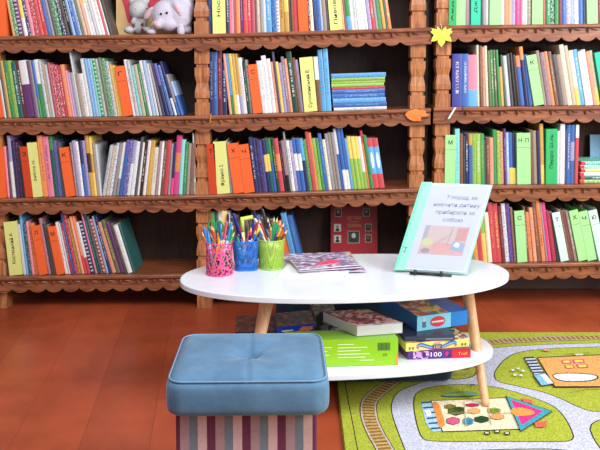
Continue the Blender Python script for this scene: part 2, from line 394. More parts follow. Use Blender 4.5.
# segment: (row, bay, x0, x1, lean at x0, lean at x1 (deg, + = top to the left), default top y, entries "spine[/second:pattern] width [top]")
SEG = [
 (0, 'L', -6, 10, 1.5, 1.5, -24, '@o|| 16'),
 (0, 'L', 15, 114, 9, 15, -20, 'oc 2.5|gn/wh:s 4 -14|pu/wh:x 5|yl/wh:b 4|nv/wh:s 3.5 -16|pk 3.5|rd/wh:s 5 -22|rd/org:s 4|rd/wh:t 4 -20|bl 4|gr 2.5|dg 3|gn/wh:s 4.5 -18|nv/wh:s 4 -24|db 3.5|bk/wh:t 3|pb/bl:t 3|bl/wh:t 3|pb/bl:s 3|ol 2.5|be 3|sa 3|yl/wh:h 2.7|wh/gn:t 3|lg 2.7|wh 3|wh/gr:t 3.6|rd 2.2|wh 1.5|bk 3'),
 (1, 'L', -4, 4, 7, 7, 62, '@o|| 8 64'),
 (1, 'L', 4, 123, 7, 9, 61, 'lg 2.2|dk 2|oc 2.8|gn/lm:t 4|lm/gn:s 4|te/wh:t 5 63|mr/wh:t 3.6 62|wh/pu:h 8 61|pu 3 61|gr 2.4 61|bl/gn:b 2.4 61|wh/gn:h 4.6 60|lg/gr:s 2.8 62|be/gr:t 2.8 64|lg 2.8 65|cr2 2.8 63|rd/wh:s 3.6 65|cr2/wh:s 4 66|rd/wh:t 3.6 66|org 4 65|pk 2.4 71|li 2.4 73|gr 3 73|lg 1.6 51|ta 4.2 74|wh/gr:t 4.4 74|wh 4 59|lb 2.6 59|pb/bl:t 2.8 59|aq/gn:t 3 59|gn/wh:x 3.2 59|lg/gn:t 2.8 59|ol 3 58|gn/lg:s 4.2 59|lg/ol:s 3.4 62|oc 2.6 65|yl/org:t 3 66'),
 (1, 'L', 123.6, 132.6, 9, 9, 66, '@o|Г| 9 67'),
 (1, 'L', 133, 159, 9, 11, 62, 'wh/gr:t 2.8 60|lg/te:t 3 61|aq/gr:s 3 66|be 3.4 65|gn/wh:t 3 64|wh/bl:t 3 61|pb 3.4 61|lg 2.6 64'),
 (1, 'L', 160, 183.5, 12, 18, 66, 'gr 2.6 66|dp 3.2 65|vi/nv:h 3.6 64|bl/pb:s 4 66|nv/wh:b 3 62|gr/bl:b 3 75|pb/bl:h 3.2 82'),
 (2, 'L', -4, 4, 2, 2, 146, '@o|| 8 147'),
 (2, 'L', 4.6, 23.6, 3, 6, 140, 'pk 2.5 147|dg 2.5 150|li/wh:h 3.4 136|dp/nv:t 3.6 141|nv/cr2:s 3 143|bk 2.8 146'),
 (2, 'L', 24, 40.6, 5.5, 5, 146, '@r|З| 7.6 147|@y|^Забіла Н.|16,22 9 143'),
 (2, 'L', 41, 64, 5, 5, 137, 'org/br:t 5 136|pk/pu:t 5.6 137|te/gn:u 3.6 137|bl/rd:s 3.4 141|dg 3.6 143'),
 (2, 'L', 64.5, 73.5, 7, 7, 147, '@o|К| 9 148'),
 (2, 'L', 73.8, 100, 6, 4.5, 143, 'gr/lg:t 2.6 143|li 3 141|wh/li:t 3 142|nv/bl:h 3 141|li/vi:s 3.4 141|oc/db:m 3.4 136|yl/oc:m 2.8 137|ta 2.4 143|lg 2.2 145'),
 (2, 'L', 100.2, 192.6, -10, -3, 142, 'lg/gr:t 3.4 146|be/wh:s 3 146|wh/bl:s 3.2 144|gr 3.4 144|wh/gr:b 3.2 143|bl/vi:u 3.4 141|vi/lg:s 3.6 141|li/wh:h 3.4 141|wh/pb:s 4 142|dg 2.6 138|wh 2.4 143|db/wh:t 2.8 141|wh/pk:t 3 141|oc/yl:t 4.4 141|cr/gr:t 4.6 148|mv 2.4 142|wh 2.4 142|br/wh:t 3 142|rd/cr2:t 4 141|gr 2.6 144|nv/mg:b 2.6 143|mg/org:m 5.2 136|aq 4 140|gn/aq:t 3.4 143|ta 3 144|br 4.4 143'),
 (2, 'L', 193, 195, 1, 1, 133, 'lg 2 133'),
 (3, 'L', 0.5, 5, 3, 3, 222, 'db 2.2|br 2 226'),
 (3, 'L', 5.4, 18, 5, 5, 221, '@y|^Костецький А.|12,32 12.6 222'),
 (3, 'L', 18.4, 35, 5.5, 5.5, 225, 'lg 2.6 225|lb 2.2 214|te/li:s 3.4 225|pk 2.2 222|org/dk:s 4.6 224'),
 (3, 'L', 35.4, 43.6, 8, 8, 225, '@o|Л| 8.2 226'),
 (3, 'L', 43.8, 53, 8.5, 9, 225, 'mv/pk:s 3 219|dg/nv:t 3 224|br 3 226'),
 (3, 'L', 53.4, 61, 9.5, 9.5, 226, '@o|М| 7.6 227'),
 (3, 'L', 61.2, 108.5, 10, 14, 220, 'wh/gr:t 3.6 223|lg/wh:t 2.6 224|cr2/wh:t 3 224|bl/pb:t 2.8 213|cr2/pk:s 3.8 211|oc/br:s 4 219|sa/cr:t 3.4 217|org/rd:b 3.2 217|wh/rd:b 4 223|nv/wh:x 5.4 222|pk/mg:t 2.4 211|te/gr:t 4 212|dg 2.6 217|rb/wh:x 4 220|pb/li:t 3.2 217|nv/wh:t 3.6 217'),
 (3, 'L', 109, 132.5, 15.5, 16.5, 223, 'sa/org:t 4.6 223|ol/yl:t 4.2 221|pu/nv:t 4 224|db 3.8 225|wh/lg:t 5 226|te/dg:s 2.6 225'),
 (0, 'C', 208, 213.6, 0, 1, -18, 'nv/bl:t 5.4'),
 (0, 'C', 213.8, 226.6, 1, 1, -22, '@y|^Носов|17,26 12.6'),
 (0, 'C', 227, 298.6, 1, 3, -18, 'dp/wh:t 3.4 -14|pk/rd:t 4|rb 2.4 -12|org/oc:t 4|pu/li:t 3.2|rd/pk:t 4 -20|rd/wh:t 4|cr2 3.4 -20|mr 1.8|be/wh:t 3.6 -14|gr 2.4|lg 3 -16|lb/wh:t 5.4|bl/lb:s 5 -16|wh/nv:x 3 -18|oc/db:t 4.6|oc/yl:m 4.6 -20|db 2.2|br/rb:t 2.6|rd/cr2:t 4 -16'),
 (0, 'C', 299, 308.6, 3, 3, -20, '@o|| 9.4'),
 (0, 'C', 309, 329.6, 4, 5, -18, 'mr/wh:s 2|cr/ol:t 3.4|nv/bl:t 4 -14|bl/nv:t 3.4|pb 2.4 -20|ta/mv:t 4|dg 2.6 -16'),
 (0, 'C', 330, 342.4, 5, 5, -20, '@y|^Пивоварова|6,46 12.2'),
 (0, 'C', 342.6, 391, 6, 9, -18, 'sa 2.2|br 2|gn/lb:b 4.6 -12|wh 2.8 -16|lg/gn:t 3.4|wh/gn:t 3.4 -18|wh/lm:t 3.4|wh 3 -20|li/mv:s 4|rd/wh:t 3.4 -14|gr 2.4|gn 4.2 -16|oc/yl:t 3.4|dk 2.2 -12|org/wh:t 3.2'),
 (1, 'C', 209.6, 227, 0, 1, 52, 'nv/pb:t 4 52|bl/pb:t 3.8 52|mr/pk:t 4.4 49|nv/wh:t 4.2 63'),
 (1, 'C', 229.4, 253, 6, 6, 55, 'sa 2.6 54|lb/gn:b 2.8 54|yl/oc:t 3 54|oc/wh:b 2.8 54|oc/li:b 2.8 54|wh/gr:t 4 58|dk/lg:t 2.8 63|gr/wh:t 2.6 60'),
 (1, 'C', 253.4, 262.4, 6.5, 6.5, 64, '@o|С| 9 65'),
 (1, 'C', 262.6, 304, 7, 7, 60, 'lg 2.4 61|wh/gr:t 2.8 61|wh/lb:t 4.4 56|wh/pb:t 4 59|sa/br:t 2.6 62|dp 2.2 52|yl/oc:t 2.8 62|li/vi:t 3 63|mv/wh:t 3 57|sa/wh:t 2.6 59|dk/wh:t 5.4 52|br/mv:t 2.8 58|li/gr:t 2.6 60'),
 (1, 'C', 304.4, 317.6, 5.5, 5.5, 57, '@y|^Сухомлинський В.|4,38 13.2 58'),
 (1, 'C', 317.9, 331.6, 5, 3.5, 57, 'wh/br:h 4 57|lb/bl:t 4.4 50|lb/bl:t 4.6 49'),
 (2, 'C', 208.6, 216.6, 2.5, 2.5, 143, '@r|Т| 8 144'),
 (2, 'C', 216.9, 233, 4.5, 4.5, 141, '@y|^Франко І.|8,22 12.4 142|gr/pk:t 3 143'),
 (2, 'C', 233.4, 254.6, 7.5, 7.5, 143, '@o|Х| 10.4 144|@o|Ч| 10.2 145'),
 (2, 'C', 254.8, 385.6, 7, 9, 139, 'nv/wh:t 3.6 138|nv/vi:s 3.4 139|dp/vi:t 3.4 140|vi/nv:s 3.4 141|nv/yl:m 3.2 140|te/yl:m 3.2 139|gn/bl:h 3.2 139|dk/yl:t 3.2 139|rd/org:m 4.6 139|bk/rd:t 2.8 143|mv/bk:b 3.4 141|gr 1.8 132|wh/pu:t 3.4 141|li/wh:t 3.2 141|bl/wh:m 4 139|bl/wh:m 4 139|lb/nv:h 3.6 139|gn/lm:s 3.6 140|rd/pk:t 3.2 132|org/rd:t 3 133|lm/ol:t 4 139|gn/lm:t 3 139|bl/lb:t 3.8 134|cr/lb:t 3.4 140|gr/lg:t 3.4 134|ta/gr:t 3.4 133|gr/mv:s 3.2 133|wh/bl:h 3.2 129|bl/wh:b 3.6 128|bl/wh:b 3.4 129|lb/gr:t 2.8 139|yl/lm:h 4 137|yl/lm:h 4 137|yl/lm:h 3.6 137|wh/lm:b 3.6 137|org/rd:u 2.6 131|gn/te:t 3.4 136|lb/rd:k 5.8 139|lb/rd:k 6 139'),
 (3, 'C', 212, 282, 3, 10, 215, 'gn 4 212|dk 3 211|wh/yl:t 4 210|nv 3.4 216|wh 3.4 211|db 4 218|bk 4 217|gn/lm:t 4 222|br 4 220|dg 3.4 219|nv/wh:t 4 209|bl 3.4 216|dk 4 219|te 4 220|bk 4 221'),
 (3, 'C', 282.4, 293, 13, 13, 221, '@o|| 9.4 222'),
 (3, 'C', 293.4, 305, 13, 14, 217, 'lb/bl:t 5 214|bl/lb:t 5 217'),
 (0, 'R', 447, 463.4, 0, .5, -22, '@G|^Андерсен|4,50 7|@g|| 8.8'),
 (0, 'R', 463.8, 468.6, 1, 1, -18, 'mv/gr:t 4.2'),
 (0, 'R', 469, 478.4, 0.5, .5, -22, '@T|^Дж. Родарі|12,40 9'),
 (0, 'R', 479, 487, 1, 1, -16, 'bk 1.8|gr/li:t 3|wh 2'),
 (0, 'R', 487.4, 498.4, 0.5, .5, -22, '@g|| 10.6'),
 (0, 'R', 498.8, 529, 1, 1, -18, 'lg/wh:t 3.4|org/ta:s 3.8 -14|sa/oc:t 3.6|li/pu:t 3.6 -20|mg/pk:t 4.2|mg 2.4|cr/wh:t 4.6 -14|ta/lg:s 3.6'),
 (0, 'R', 529.4, 540, 1, 1, -22, '@g|| 10.4'),
 (0, 'R', 540.4, 583.6, 1, 3, -18, 'rb/rd:t 3.4|gn/wh:t 4.2 -14|te/wh:s 3.6|gn/dk:t 3.6 -20|mr/cr2:t 3.4|bl/lb:t 3.8|li/wh:s 4.4 -14|pb/mv:t 3|wh/lb:s 4 -20|bl/te:t 4.4|nv 2.4'),
 (0, 'R', 584, 594.6, 3, 3, -22, '@g|| 10.4'),
 (0, 'R', 595, 610, 3, 3, -18, 'mr/rd:t 3.4|pk 4|sa/pk:t 4'),
 (1, 'R', 452, 477, 0.5, 1, 54, 'ind/wh:t 9 54|bl/wh:t 6 54|pk/lb:b 8 55'),
 (1, 'R', 477.4, 504, 2, 5, 48, 'cr/be:t 2.6 45|br/ta:t 3 46|sa/br:t 2.6 47|cr 2.8 46|ol/gn:t 3 51|gn/cr:t 3 50|ol/wh:t 3 50|gn/ol:t 2.6 50|oc/be:t 3 67'),
 (1, 'R', 504.4, 533, 6, 8.5, 55, 'dk 2.6 55|lg/wh:t 3.6 56|bk 3 54|bk/dk:t 3 53|db/mr:t 3 55|bl/org:u 4.4 56|nv/org:u 3.6 47|bl/nv:t 3.6 55'),
 (1, 'R', 533.4, 543.6, 10.5, 10.5, 56, '@g|К| 10 56'),
 (1, 'R', 544, 600.6, 10, 10.5, 53, 'ta/gn:t 3 51|mv/br:t 4.4 53|org/sa:t 3 52|br/be:t 3.6 52|db 4 55|ta/mv:t 4.4 55|cr/be:s 4.2 45|be 3.4 46|cr/yl:b 4 51|lb/wh:t 4.4 50|wh 3.8 52|wh/org:t 3.6 50|sa/br:t 3 52|be/yl:b 3.6 51'),
 (1, 'R', 602, 614, 11, 11, 52, '@T|| 11 53'),
 (2, 'R', 445.4, 455.8, 0, 0, 134, '@g|М| 10.2 135'),
 (2, 'R', 456.2, 518, 1, 3, 134, 'aq/lb:t 4.6 129|br/rb:t 3.6 134|bk 2 136|nv/wh:t 3.4 134|bl/oc:u 3.6 134|lm/gn:t 3.8 134|lm/wh:t 4.2 134|gn/lm:t 4 134|dg 1.6 140|br/sa:t 3.6 138|sa/mv:t 3.6 138|gn/ol:t 3.4 130|lm/br:s 3.4 131|sa/gn:s 3.4 132|pu/li:t 2.4 129|pb/wh:t 2.8 133|bl/yl:b 3.6 133|nv/yl:b 2.8 134'),
 (2, 'R', 518.4, 532, 2, 2, 133, '@g|Н| 6.8 133|@g|П| 6.8 133'),
 (2, 'R', 532.2, 546.6, 3, 3, 131, 'br/rb:t 3.6 130|ta/mv:t 3.6 131|nv/dp:t 3 131|oc/yl:b 3.6 124'),
 (2, 'R', 547, 558.2, 1, 1, 129, '@G|^Перро Ш-ль|16,34 11'),
 (2, 'R', 558.4, 580, 1, 0, 130, 'lg/wh:t 3 131|wh/li:t 4.4 124|dp 1.6 130|bl/wh:t 3.6 125|bl/li:m 3.6 125|bk 1 130|rd/wh:u 3 125'),
 (3, 'R', 452, 520, 6, 6, 213, 'br 4 214|rd 4 210|db 4 215|mr 4 212|bl 4 210|gn 3.4 216|oc/rd:s 4 218|rd/cr2:t 4.6 213|lm/yl:h 4.4 213|cr/wh:s 4 213|rd/org:t 4.6 203|rd/yl:t 4.6 204|mr/mv:t 3.4 207|wh/bl:s 3.8 204|ind/rd:s 4 204|br 2.4 208'),
 (3, 'R', 520.4, 530.4, 5, 5, 211, '@g|С| 10 211'),
 (3, 'R', 530.8, 564, 6, 9.5, 210, 'br/wh:t 2.6 207|org/br:t 3.8 213|sa/rd:t 3.8 208|br/org:t 4 200|org/mr:t 4 201|mv/li:t 2.4 203|mg/cr2:t 3.6 203|cr2/rd:t 4.4 212|dg/nv:t 3.2 213'),
 (3, 'R', 564.4, 572.6, 12, 12, 213, '@a|Т| 8.2 213'),
 (3, 'R', 572.8, 582, 12, 12, 212, 'br/ta:t 2.8 211|mr 2.6 212|ta/wh:t 3 212'),
 (3, 'R', 582.4, 601, 12.5, 12.5, 211, '@g|Х| 8.6 211|@g|Ч| 8.8 212'),
 (3, 'R', 603, 612, 14, 14, 211, '@a|Ю| 8 211'),
]
BOOK_N = 0
def book_parts(w_, h, d, m, hard):
    bm = nb(); t = 0.0012 if not hard else 0.0022; r = min(0.0022, w_ * 0.25)
    box(bm, 0, t, r, d, 0, h); box(bm, w_ - t, w_, r, d, 0, h)
    # rounded spine
    prism(bm, [(0, r), (w_ * 0.2, r * 0.25), (w_ * 0.5, 0), (w_ * 0.8, r * 0.25), (w_, r), (w_ - t, r + t), (t, r + t)], h, 'z', 0)
    bmesh.ops.recalc_face_normals(bm, faces=bm.faces[:])
    lay = bm.loops.layers.uv.new('cover')
    for f in bm.faces:
        for q in f.loops: q[lay].uv = (q.vert.co.x / w_, q.vert.co.z / h)
    p = nb(); e_ = 0.0015 if not hard else 0.003
    box(p, t + 0.0001, w_ - t - 0.0001, r + t + 0.0002, d - e_, e_ * 0.5, h - e_)
    return bm, p
WORD = ['first', 'second', 'third', 'fourth', 'fifth', 'sixth', 'seventh', 'eighth', 'ninth', 'tenth', 'eleventh', 'twelfth', 'thirteenth', 'fourteenth', 'fifteenth', 'sixteenth', 'seventeenth', 'eighteenth', 'nineteenth', 'twentieth']
ITEMS = {}
def parse(e):
    q = e.rsplit('|', 1) if e.startswith('@') else None
    if q:
        code, txt = e[1:].split('|')[0], e[1:].split('|')[1]
        rest = e[1:].split('|')[2].split(' ')
        span = rest[0]; nums = [float(v) for v in rest[1:] if v]
        return dict(div=code, txt=txt, span=span, w=nums[0], top=nums[1] if len(nums) > 1 else None)
    a = e.split(' '); c = a[0]; pat = 'p'; c2 = None
    if '/' in c: c, r_ = c.split('/'); c2, pat = r_.split(':')
    return dict(div=None, c=c, c2=c2 or 'wh', pat=pat, w=float(a[1]), top=float(a[2]) if len(a) > 2 else None)
def split_entries(s):
    out = []; i = 0; toks = s.split('|'); k = 0
    while k < len(toks):
        if toks[k].startswith('@'): out.append('|'.join(toks[k:k + 3])); k += 3
        else: out.append(toks[k]); k += 1
    return out
ALLB = []
for s_ in SEG:
    for e_ in split_entries(s_[7]):
        q_ = parse(e_)
        if not q_['div']: ALLB.append(q_['w'] * min(60, (rows_of(s_[1])[s_[0]][0][1] - max(0, q_['top'] or s_[6]))) )
CUT = sorted(ALLB, reverse=True)[276]
STUFF = nb(); STUFF_L = STUFF.loops.layers.uv.new('cover'); STUFF_M = []
def add_stuff(bm, m, M):
    if m not in STUFF_M: STUFF_M.append(m)
    mi = STUFF_M.index(m); lay = bm.loops.layers.uv.get('cover'); mp_ = {v: STUFF.verts.new(M @ v.co) for v in bm.verts}
    for f in bm.faces:
        g_ = STUFF.faces.new([mp_[v] for v in f.verts]); g_.material_index = mi
        if lay:
            for a, c in zip(g_.loops, f.loops): a[STUFF_L].uv = c[lay].uv
    bm.free()
def place_segment(row, bay, xa, xb, l0, l1, dtop, entries):
    R = rows_of(bay)[row]
    E = [parse(e) for e in split_entries(entries)]
    X0, X1 = px(xa), px(xb)
    for e in E:
        if e['top'] is None: e['top'] = dtop
    k = (X1 - X0) / sum(e['w'] for e in E)
    for it in range(6):
        X = X0; prev = None; acc = X0; tot = sum(e['w'] for e in E)
        for i, e in enumerate(E):
            f = (acc - X0) / (X1 - X0); th = math.radians(l0 + (l1 - l0) * min(1, f))
            ppm = (on_y(300, e['top'], YF).z - shelf_z(R, X)) / math.cos(th)
            gap_ = 0.0002
            if prev: gap_ += max(0.0, min(ppm, prev['h']) * (math.tan(th) - math.tan(prev['th'])))
            if prev and (e['div'] or prev['div']): gap_ += 0.0004
            X += gap_
            e['x'] = X; e['th'] = th; e['h'] = ppm; X += e['w'] * k; e['wm'] = e['w'] * k * math.cos(th); prev = e; acc = X
        k *= (X1 - X0 - (X - X0 - tot * k)) / (tot * k)
    for e in E:
        th = e['th']; x = e['x']; hw = e['wm']
        z = shelf_z(R, x)
        lift = max(0.0, hw * math.sin(-th)) + 0.0006
        if e['div']:
            c, cn = DIV[e['div']]; d = 0.17
            y = YF - 0.006
            bm = nb(); box(bm, 0, hw, 0, 0.0015, 0, e['h']); box(bm, 0, 0.0012, 0.0015, d, 0, e['h']); box(bm, hw - 0.0012, hw, 0.0015, d, 0, e['h'])
            box(bm, 0.0012, hw - 0.0012, 0.0015, d, 0, 0.0015)
            o = obj('shelf_divider', bm, plain(c, 0.55, 0.3))
            if e['txt']:
                tb = nb()
                if e['txt'].startswith('^'):
                    z0, ln = [float(v) / 237.0 for v in e['span'].split(',')]
                    text(tb, e['txt'][1:], lambda a, b_: Vector((hw * 0.62 - b_, -0.0008, z0 + ln / 2 + a)), min(0.0145, hw * 0.30), ln)
                    pn = 'printed_name'
                else:
                    text(tb, e['txt'], lambda a, b_: Vector((hw * 0.5 + a, -0.0008, e['h'] - 0.040 + b_)), 0.0175, min(hw * 0.48, 0.017)); pn = 'printed_letter'
                    box(tb, 0.001, hw - 0.001, -0.0004, 0, e['h'] - 0.063, e['h'] - 0.062)
                bmesh.ops.recalc_face_normals(tb, faces=tb.faces[:])
                obj(pn, tb, INK, o)
        else:
            hard = e['w'] >= 4.4; d = random.uniform(0.150, 0.185)
            c1, cn = PAL[e['c']]
            a, p = book_parts(hw, e['h'], d, None, hard); y = YF + random.uniform(0.0, 0.006)
            vis = e['w'] * min(60, (rows_of(bay)[row][0][1] - max(0, e['top'])))
            if vis <= CUT:
                M_ = Matrix.Translation((x, y, z + lift)) @ Matrix.Rotation(-th, 4, 'Y')
                add_stuff(a, book_mat(c1, PAL[e['c2']][0], e['pat']), M_); add_stuff(p, PAPER, M_)
                ITEMS.setdefault((row, bay), []).append((x, None, e)); continue
            o = obj('book', a, book_mat(c1, PAL[e['c2']][0], e['pat'])); obj('pages', p, PAPER, o)
        o.location = (x, y, z + lift); o.rotation_euler = (0, -th, 0)
        ITEMS.setdefault((row, bay), []).append((x, o, e))
for s in SEG: place_segment(*s)
tag(obj('slim_books', STUFF, STUFF_M), 'slimmest booklets squeezed between the larger books on all the shelves', 'books', None, 'stuff')
# labels: counted from the nearest lettered card or from the end of the row
PATN = dict(k='two-toned ', s='speckled ', t='', b='', h='', u='', m='banded ', x='chequered ', p='')
LETN = {'Г': 'gamma-shaped', 'З': 'З', 'К': 'К', 'Л': 'Л', 'М': 'М', 'С': 'С', 'Т': 'Т', 'Х': 'Х', 'Ч': 'Ч', 'Н': 'Н', 'П': 'П', 'Ю': 'Ю'}
for (row, bay), L in ITEMS.items():
    L.sort(key=lambda q: q[0])
    place = '%s, %s' % (ROWN[row], {'L': 'left bay', 'C': 'middle bay', 'R': 'right bookcase'}[bay])
    marks = []
    dn = [i for i, q in enumerate(L) if q[2]['div']]
    plainc = {}
    for i in dn:
        e = L[i][2]; cn = DIV[e['div']][1]; t_ = e['txt']
        if t_.startswith('^'): nm = cn + ' name card'
        elif t_: nm = cn + ' ' + t_ + ' card'
        else: nm = cn + ' blank card'
        plainc.setdefault(nm, []).append(i)
    ORD3 = ['leftmost', 'second', 'third', 'fourth']
    for nm, ix in plainc.items():
        for j, i in enumerate(ix):
            full = nm if len(ix) == 1 else ('last ' if j == len(ix) - 1 else ['first ', 'second ', 'third '][j]) + nm
            marks.append((i, full))
            e = L[i][2]; o = L[i][1]
            what = {True: 'card with a printed name', False: ('card lettered ' + e['txt'] if e['txt'] else 'blank card')}[e['txt'].startswith('^')]
            which = '' if len(ix) == 1 else ', %s of its colour from the left' % (ORD3[j] if j else 'first')
            kth = dn.index(i); pos = 'only divider there' if len(dn) == 1 else WORD[kth] + ' divider from the left'
            tag(o, '%s %s, %s, %s' % (DIV[e['div']][1], what, pos, place), 'divider', 'divider cards, ' + place)
    ends = [(-1, 'left end'), (len(L), 'right end of the row')]
    for i, (x, o, e) in enumerate(L):
        if e['div'] or o is None: continue
        best = min(marks + ends, key=lambda m: (abs(m[0] - i) + (0.5 if m in ends else 0)))
        n_ = abs(best[0] - i); side = 'right of' if best[0] < i else 'left of'
        size = 'slim ' if e['w'] <= 2.6 else ('thick ' if e['w'] >= 5 else '')
        col = PAL[e['c']][1]
        if best[1] == 'left end': rel = '%s from left end' % WORD[n_ - 1]
        elif best in ends: rel = '%s from right end' % WORD[n_ - 1]
        elif n_ == 1: rel = 'directly %s %s' % (side, best[1])
        else: rel = '%s %s %s' % (WORD[n_ - 1], side, best[1])
        tag(o, '%s%s%s book, %s, %s' % (size, PATN[e['pat']], col, rel, place), 'book', 'books on the ' + place)
print('BOOKS', sum(1 for L in ITEMS.values() for q in L if not q[2]['div']), 'DIV', sum(1 for L in ITEMS.values() for q in L if q[2]['div']))

def flat_book(name, p0, p1, dep, th, m, label, grp, yoff=0.0, rot=0.0):
    """lying book, spine towards the room: p0, p1 = lower front corners"""
    w_ = (p1 - p0).length; ang = math.atan2((p1 - p0).z, (p1 - p0).x)
    bm = nb(); t = 0.0014
    box(bm, 0, w_, 0.002, dep, 0, t); box(bm, 0, w_, 0.002, dep, th - t, th)
    prism(bm, [(0.002, 0), (0.0005, th * .25), (0, th * .5), (0.0005, th * .75), (0.002, th), (0.004, th - t), (0.004, t)], w_, 'x', 0)
    bmesh.ops.recalc_face_normals(bm, faces=bm.faces[:])
    lay = bm.loops.layers.uv.new('cover')
    for f in bm.faces:
        for q in f.loops: q[lay].uv = (q.vert.co.z / th, q.vert.co.x / w_)
    o = obj(name, bm, m); pb = nb(); box(pb, 0.0015, w_ - 0.0015, 0.0045, dep - 0.002, t + .0001, th - t - .0001); obj('pages', pb, PAPER, o)
    o.location = p0 + Vector((0, yoff, 0)); o.rotation_euler = (0, -ang, rot)
    tag(o, label, 'book', grp); return o
# stack lying on the middle bay's second shelf
stk = [('wh', 'gr', 334, 387, 3.0), ('bl', 'lb', 333, 387, 4.6), ('lb', 'bl', 333, 386, 4.6), ('bl', 'pb', 332, 385, 4.6), ('bl', 'pb', 332, 385, 4.2), ('rd', 'pk', 332, 385, 2.6), ('lm', 'gr', 331.5, 384, 3.2), ('lm', 'yl', 331.5, 385, 2.8), ('lm', 'gr', 331.5, 385, 2.8), ('lb', 'bl', 331.5, 386, 4.6)]
desc = ['thin white book at the very bottom', 'blue book lowest of the blue ones', 'light blue book with blue print', 'blue book second from top of its colour', 'blue book right under the red one', 'thin red book between blue and green ones',
        'lime green book resting on the red one', 'yellowish green book in the middle of three green', 'lime green book just under the top book', 'bright blue book lying on top']
zc = 0.0008
for i, (c, c2, a, b_, h) in enumerate(stk):
    X0, X1 = px(a, 100), px(b_, 100); th = h / 237.0 - 0.0003
    z0, z1 = shelf_z(ROWS_L[1], X0) + zc, shelf_z(ROWS_L[1], X1) + zc
    flat_book('book', Vector((X0, YF + 0.004, z0)), Vector((X1, YF + 0.004, z1)), 0.165 - 0.002 * (i % 3), th, book_mat(PAL[c][0], PAL[c2][0], 't' if c != 'lb' else 's'),
              desc[i] + ' of the lying stack, middle bay', 'lying stack of books in the middle bay', yoff=0.003 * (i % 2))
    zc += h / 237.0
zc = 0.0008
sd = [('lm', 'white and green book at the bottom'), ('te', 'dark teal book second from bottom'), ('wh', 'pale book in the middle'), ('yl', 'yellow book under the aqua one'), ('aq', 'aqua book second from top'), ('tq', 'turquoise book on top')]
for i, (c, ds) in enumerate(sd):
    X0, X1 = px(580.6 + (i % 2), 180), px(625 + (i * 7) % 5, 180); th = 3.7 / 237.0
    z0, z1 = shelf_z(ROWS_R[2], X0) + zc, shelf_z(ROWS_R[2], X1) + zc
    o = flat_book('book', Vector((X0, YF + 0.004, z0)), Vector((X1, YF + 0.004, z1)), 0.16, th - 0.0004, book_mat(PAL[c][0], (240, 240, 232), 's' if i != 1 else 't'),
              ds + ' of the lying stack beside the red spine', 'lying stack of books in the right bookcase')
    bb = nb(); box(bb, -0.0015, 0.016, -0.0008, 0.03, 0.0018, th - 0.0018); k = obj('spine_end_band', bb, plain((196, 60, 66)), o); k['label'] = 'red band at the end of the spine'
    zc += th
# pale blue booklet standing behind that stack
bm = nb(); box(bm, 0, 0.14, 0, 0.006, 0, 0.19)
o = obj('booklet', bm, plain((132, 184, 220), 0.5)); o.location = (on_y(592.6, 150, 3.37).x, 3.385, shelf_z(ROWS_R[2], 1.28) + 0.0012); o.rotation_euler = (math.radians(-6), 0, 0)
tag(o, 'pale blue booklet standing behind the lying stack on the right bookcase', 'book')
pb = nb(); box(pb, 0.002, 0.138, 0.001, 0.005, 0.1901, 0.1903); obj('pages', pb, PAPER, o)
# second row of books at the back of the right bookcase's bottom shelf
for x, y, c, wv, ds in ((546, 206, 'db', 6, 'dark brown'), (557, 206, 'ol', 5, 'olive'), (568, 205, 'mr', 4, 'maroon'), (574, 204, 'dp', 4, 'dark purple'), (580, 205, 'pk', 3, 'pink'), (592, 207, 'be', 4, 'beige')):
    Yb = YF + 0.192; X = on_y(x, y, Yb).x; zb = shelf_z(ROWS_R[3], X)
    a, p = book_parts(wv / 237.0, on_y(x, y, Yb).z - zb, 0.038, None, False)
    o = obj('book', a, book_mat(PAL[c][0], (230, 230, 230), 'p')); obj('pages', p, PAPER, o)
    o.location = (X, Yb, zb + 0.0006)
    tag(o, ds + ' book peeping over the front row, bottom shelf of the right bookcase', 'book', 'books in the second row at the back of the bottom shelf')

# large red book facing out on the middle bay's bottom shelf
p0 = on_y(331, 262, 3.345); Wd = on_y(378, 262, 3.345).x - p0.x; zb = shelf_z(ROWS_L[3], p0.x + Wd / 2) + 0.001
Hd = on_y(350, 206, 3.38).z - zb
bm = nb(); box(bm, 0, Wd, 0, 0.002, 0, Hd); box(bm, 0, Wd, 0.016, 0.018, 0, Hd); box(bm, 0, 0.002, 0.002, 0.016, 0, Hd)
rb_ = obj('picture_book', bm, plain((150, 34, 42), 0.4)); pb = nb(); box(pb, 0.003, Wd - 0.003, 0.0022, 0.0158, 0.003, Hd - 0.003); obj('pages', pb, PAPER, rb_)
rb_.location = (p0.x, 3.365, zb + 0.0005); rb_.rotation_euler = (math.radians(-8), 0, 0)
tag(rb_, 'large red book with gold title and small portraits, standing face out behind the magazines', 'book')
gold = plain((190, 140, 62), 0.45); tb = nb()
fx = lambda x: (x - 331) / 47.0 * Wd
fz = lambda y: Hd * (1 - (y - 206) / ((268 - 206) + 1.0))
for s_, yy, hh, ln in (('ДІТЯМ', 222.6, .0135, .062), ('про', 226.2, .007, .042), ('ТВАРИН', 232.2, .0155, .064)):
    text(tb, s_, lambda a, b_: Vector((fx(354.5) + a, -0.0008, fz(yy) + b_)), hh, ln)
bmesh.ops.recalc_face_normals(tb, faces=tb.faces[:]); obj('title', tb, gold, rb_)
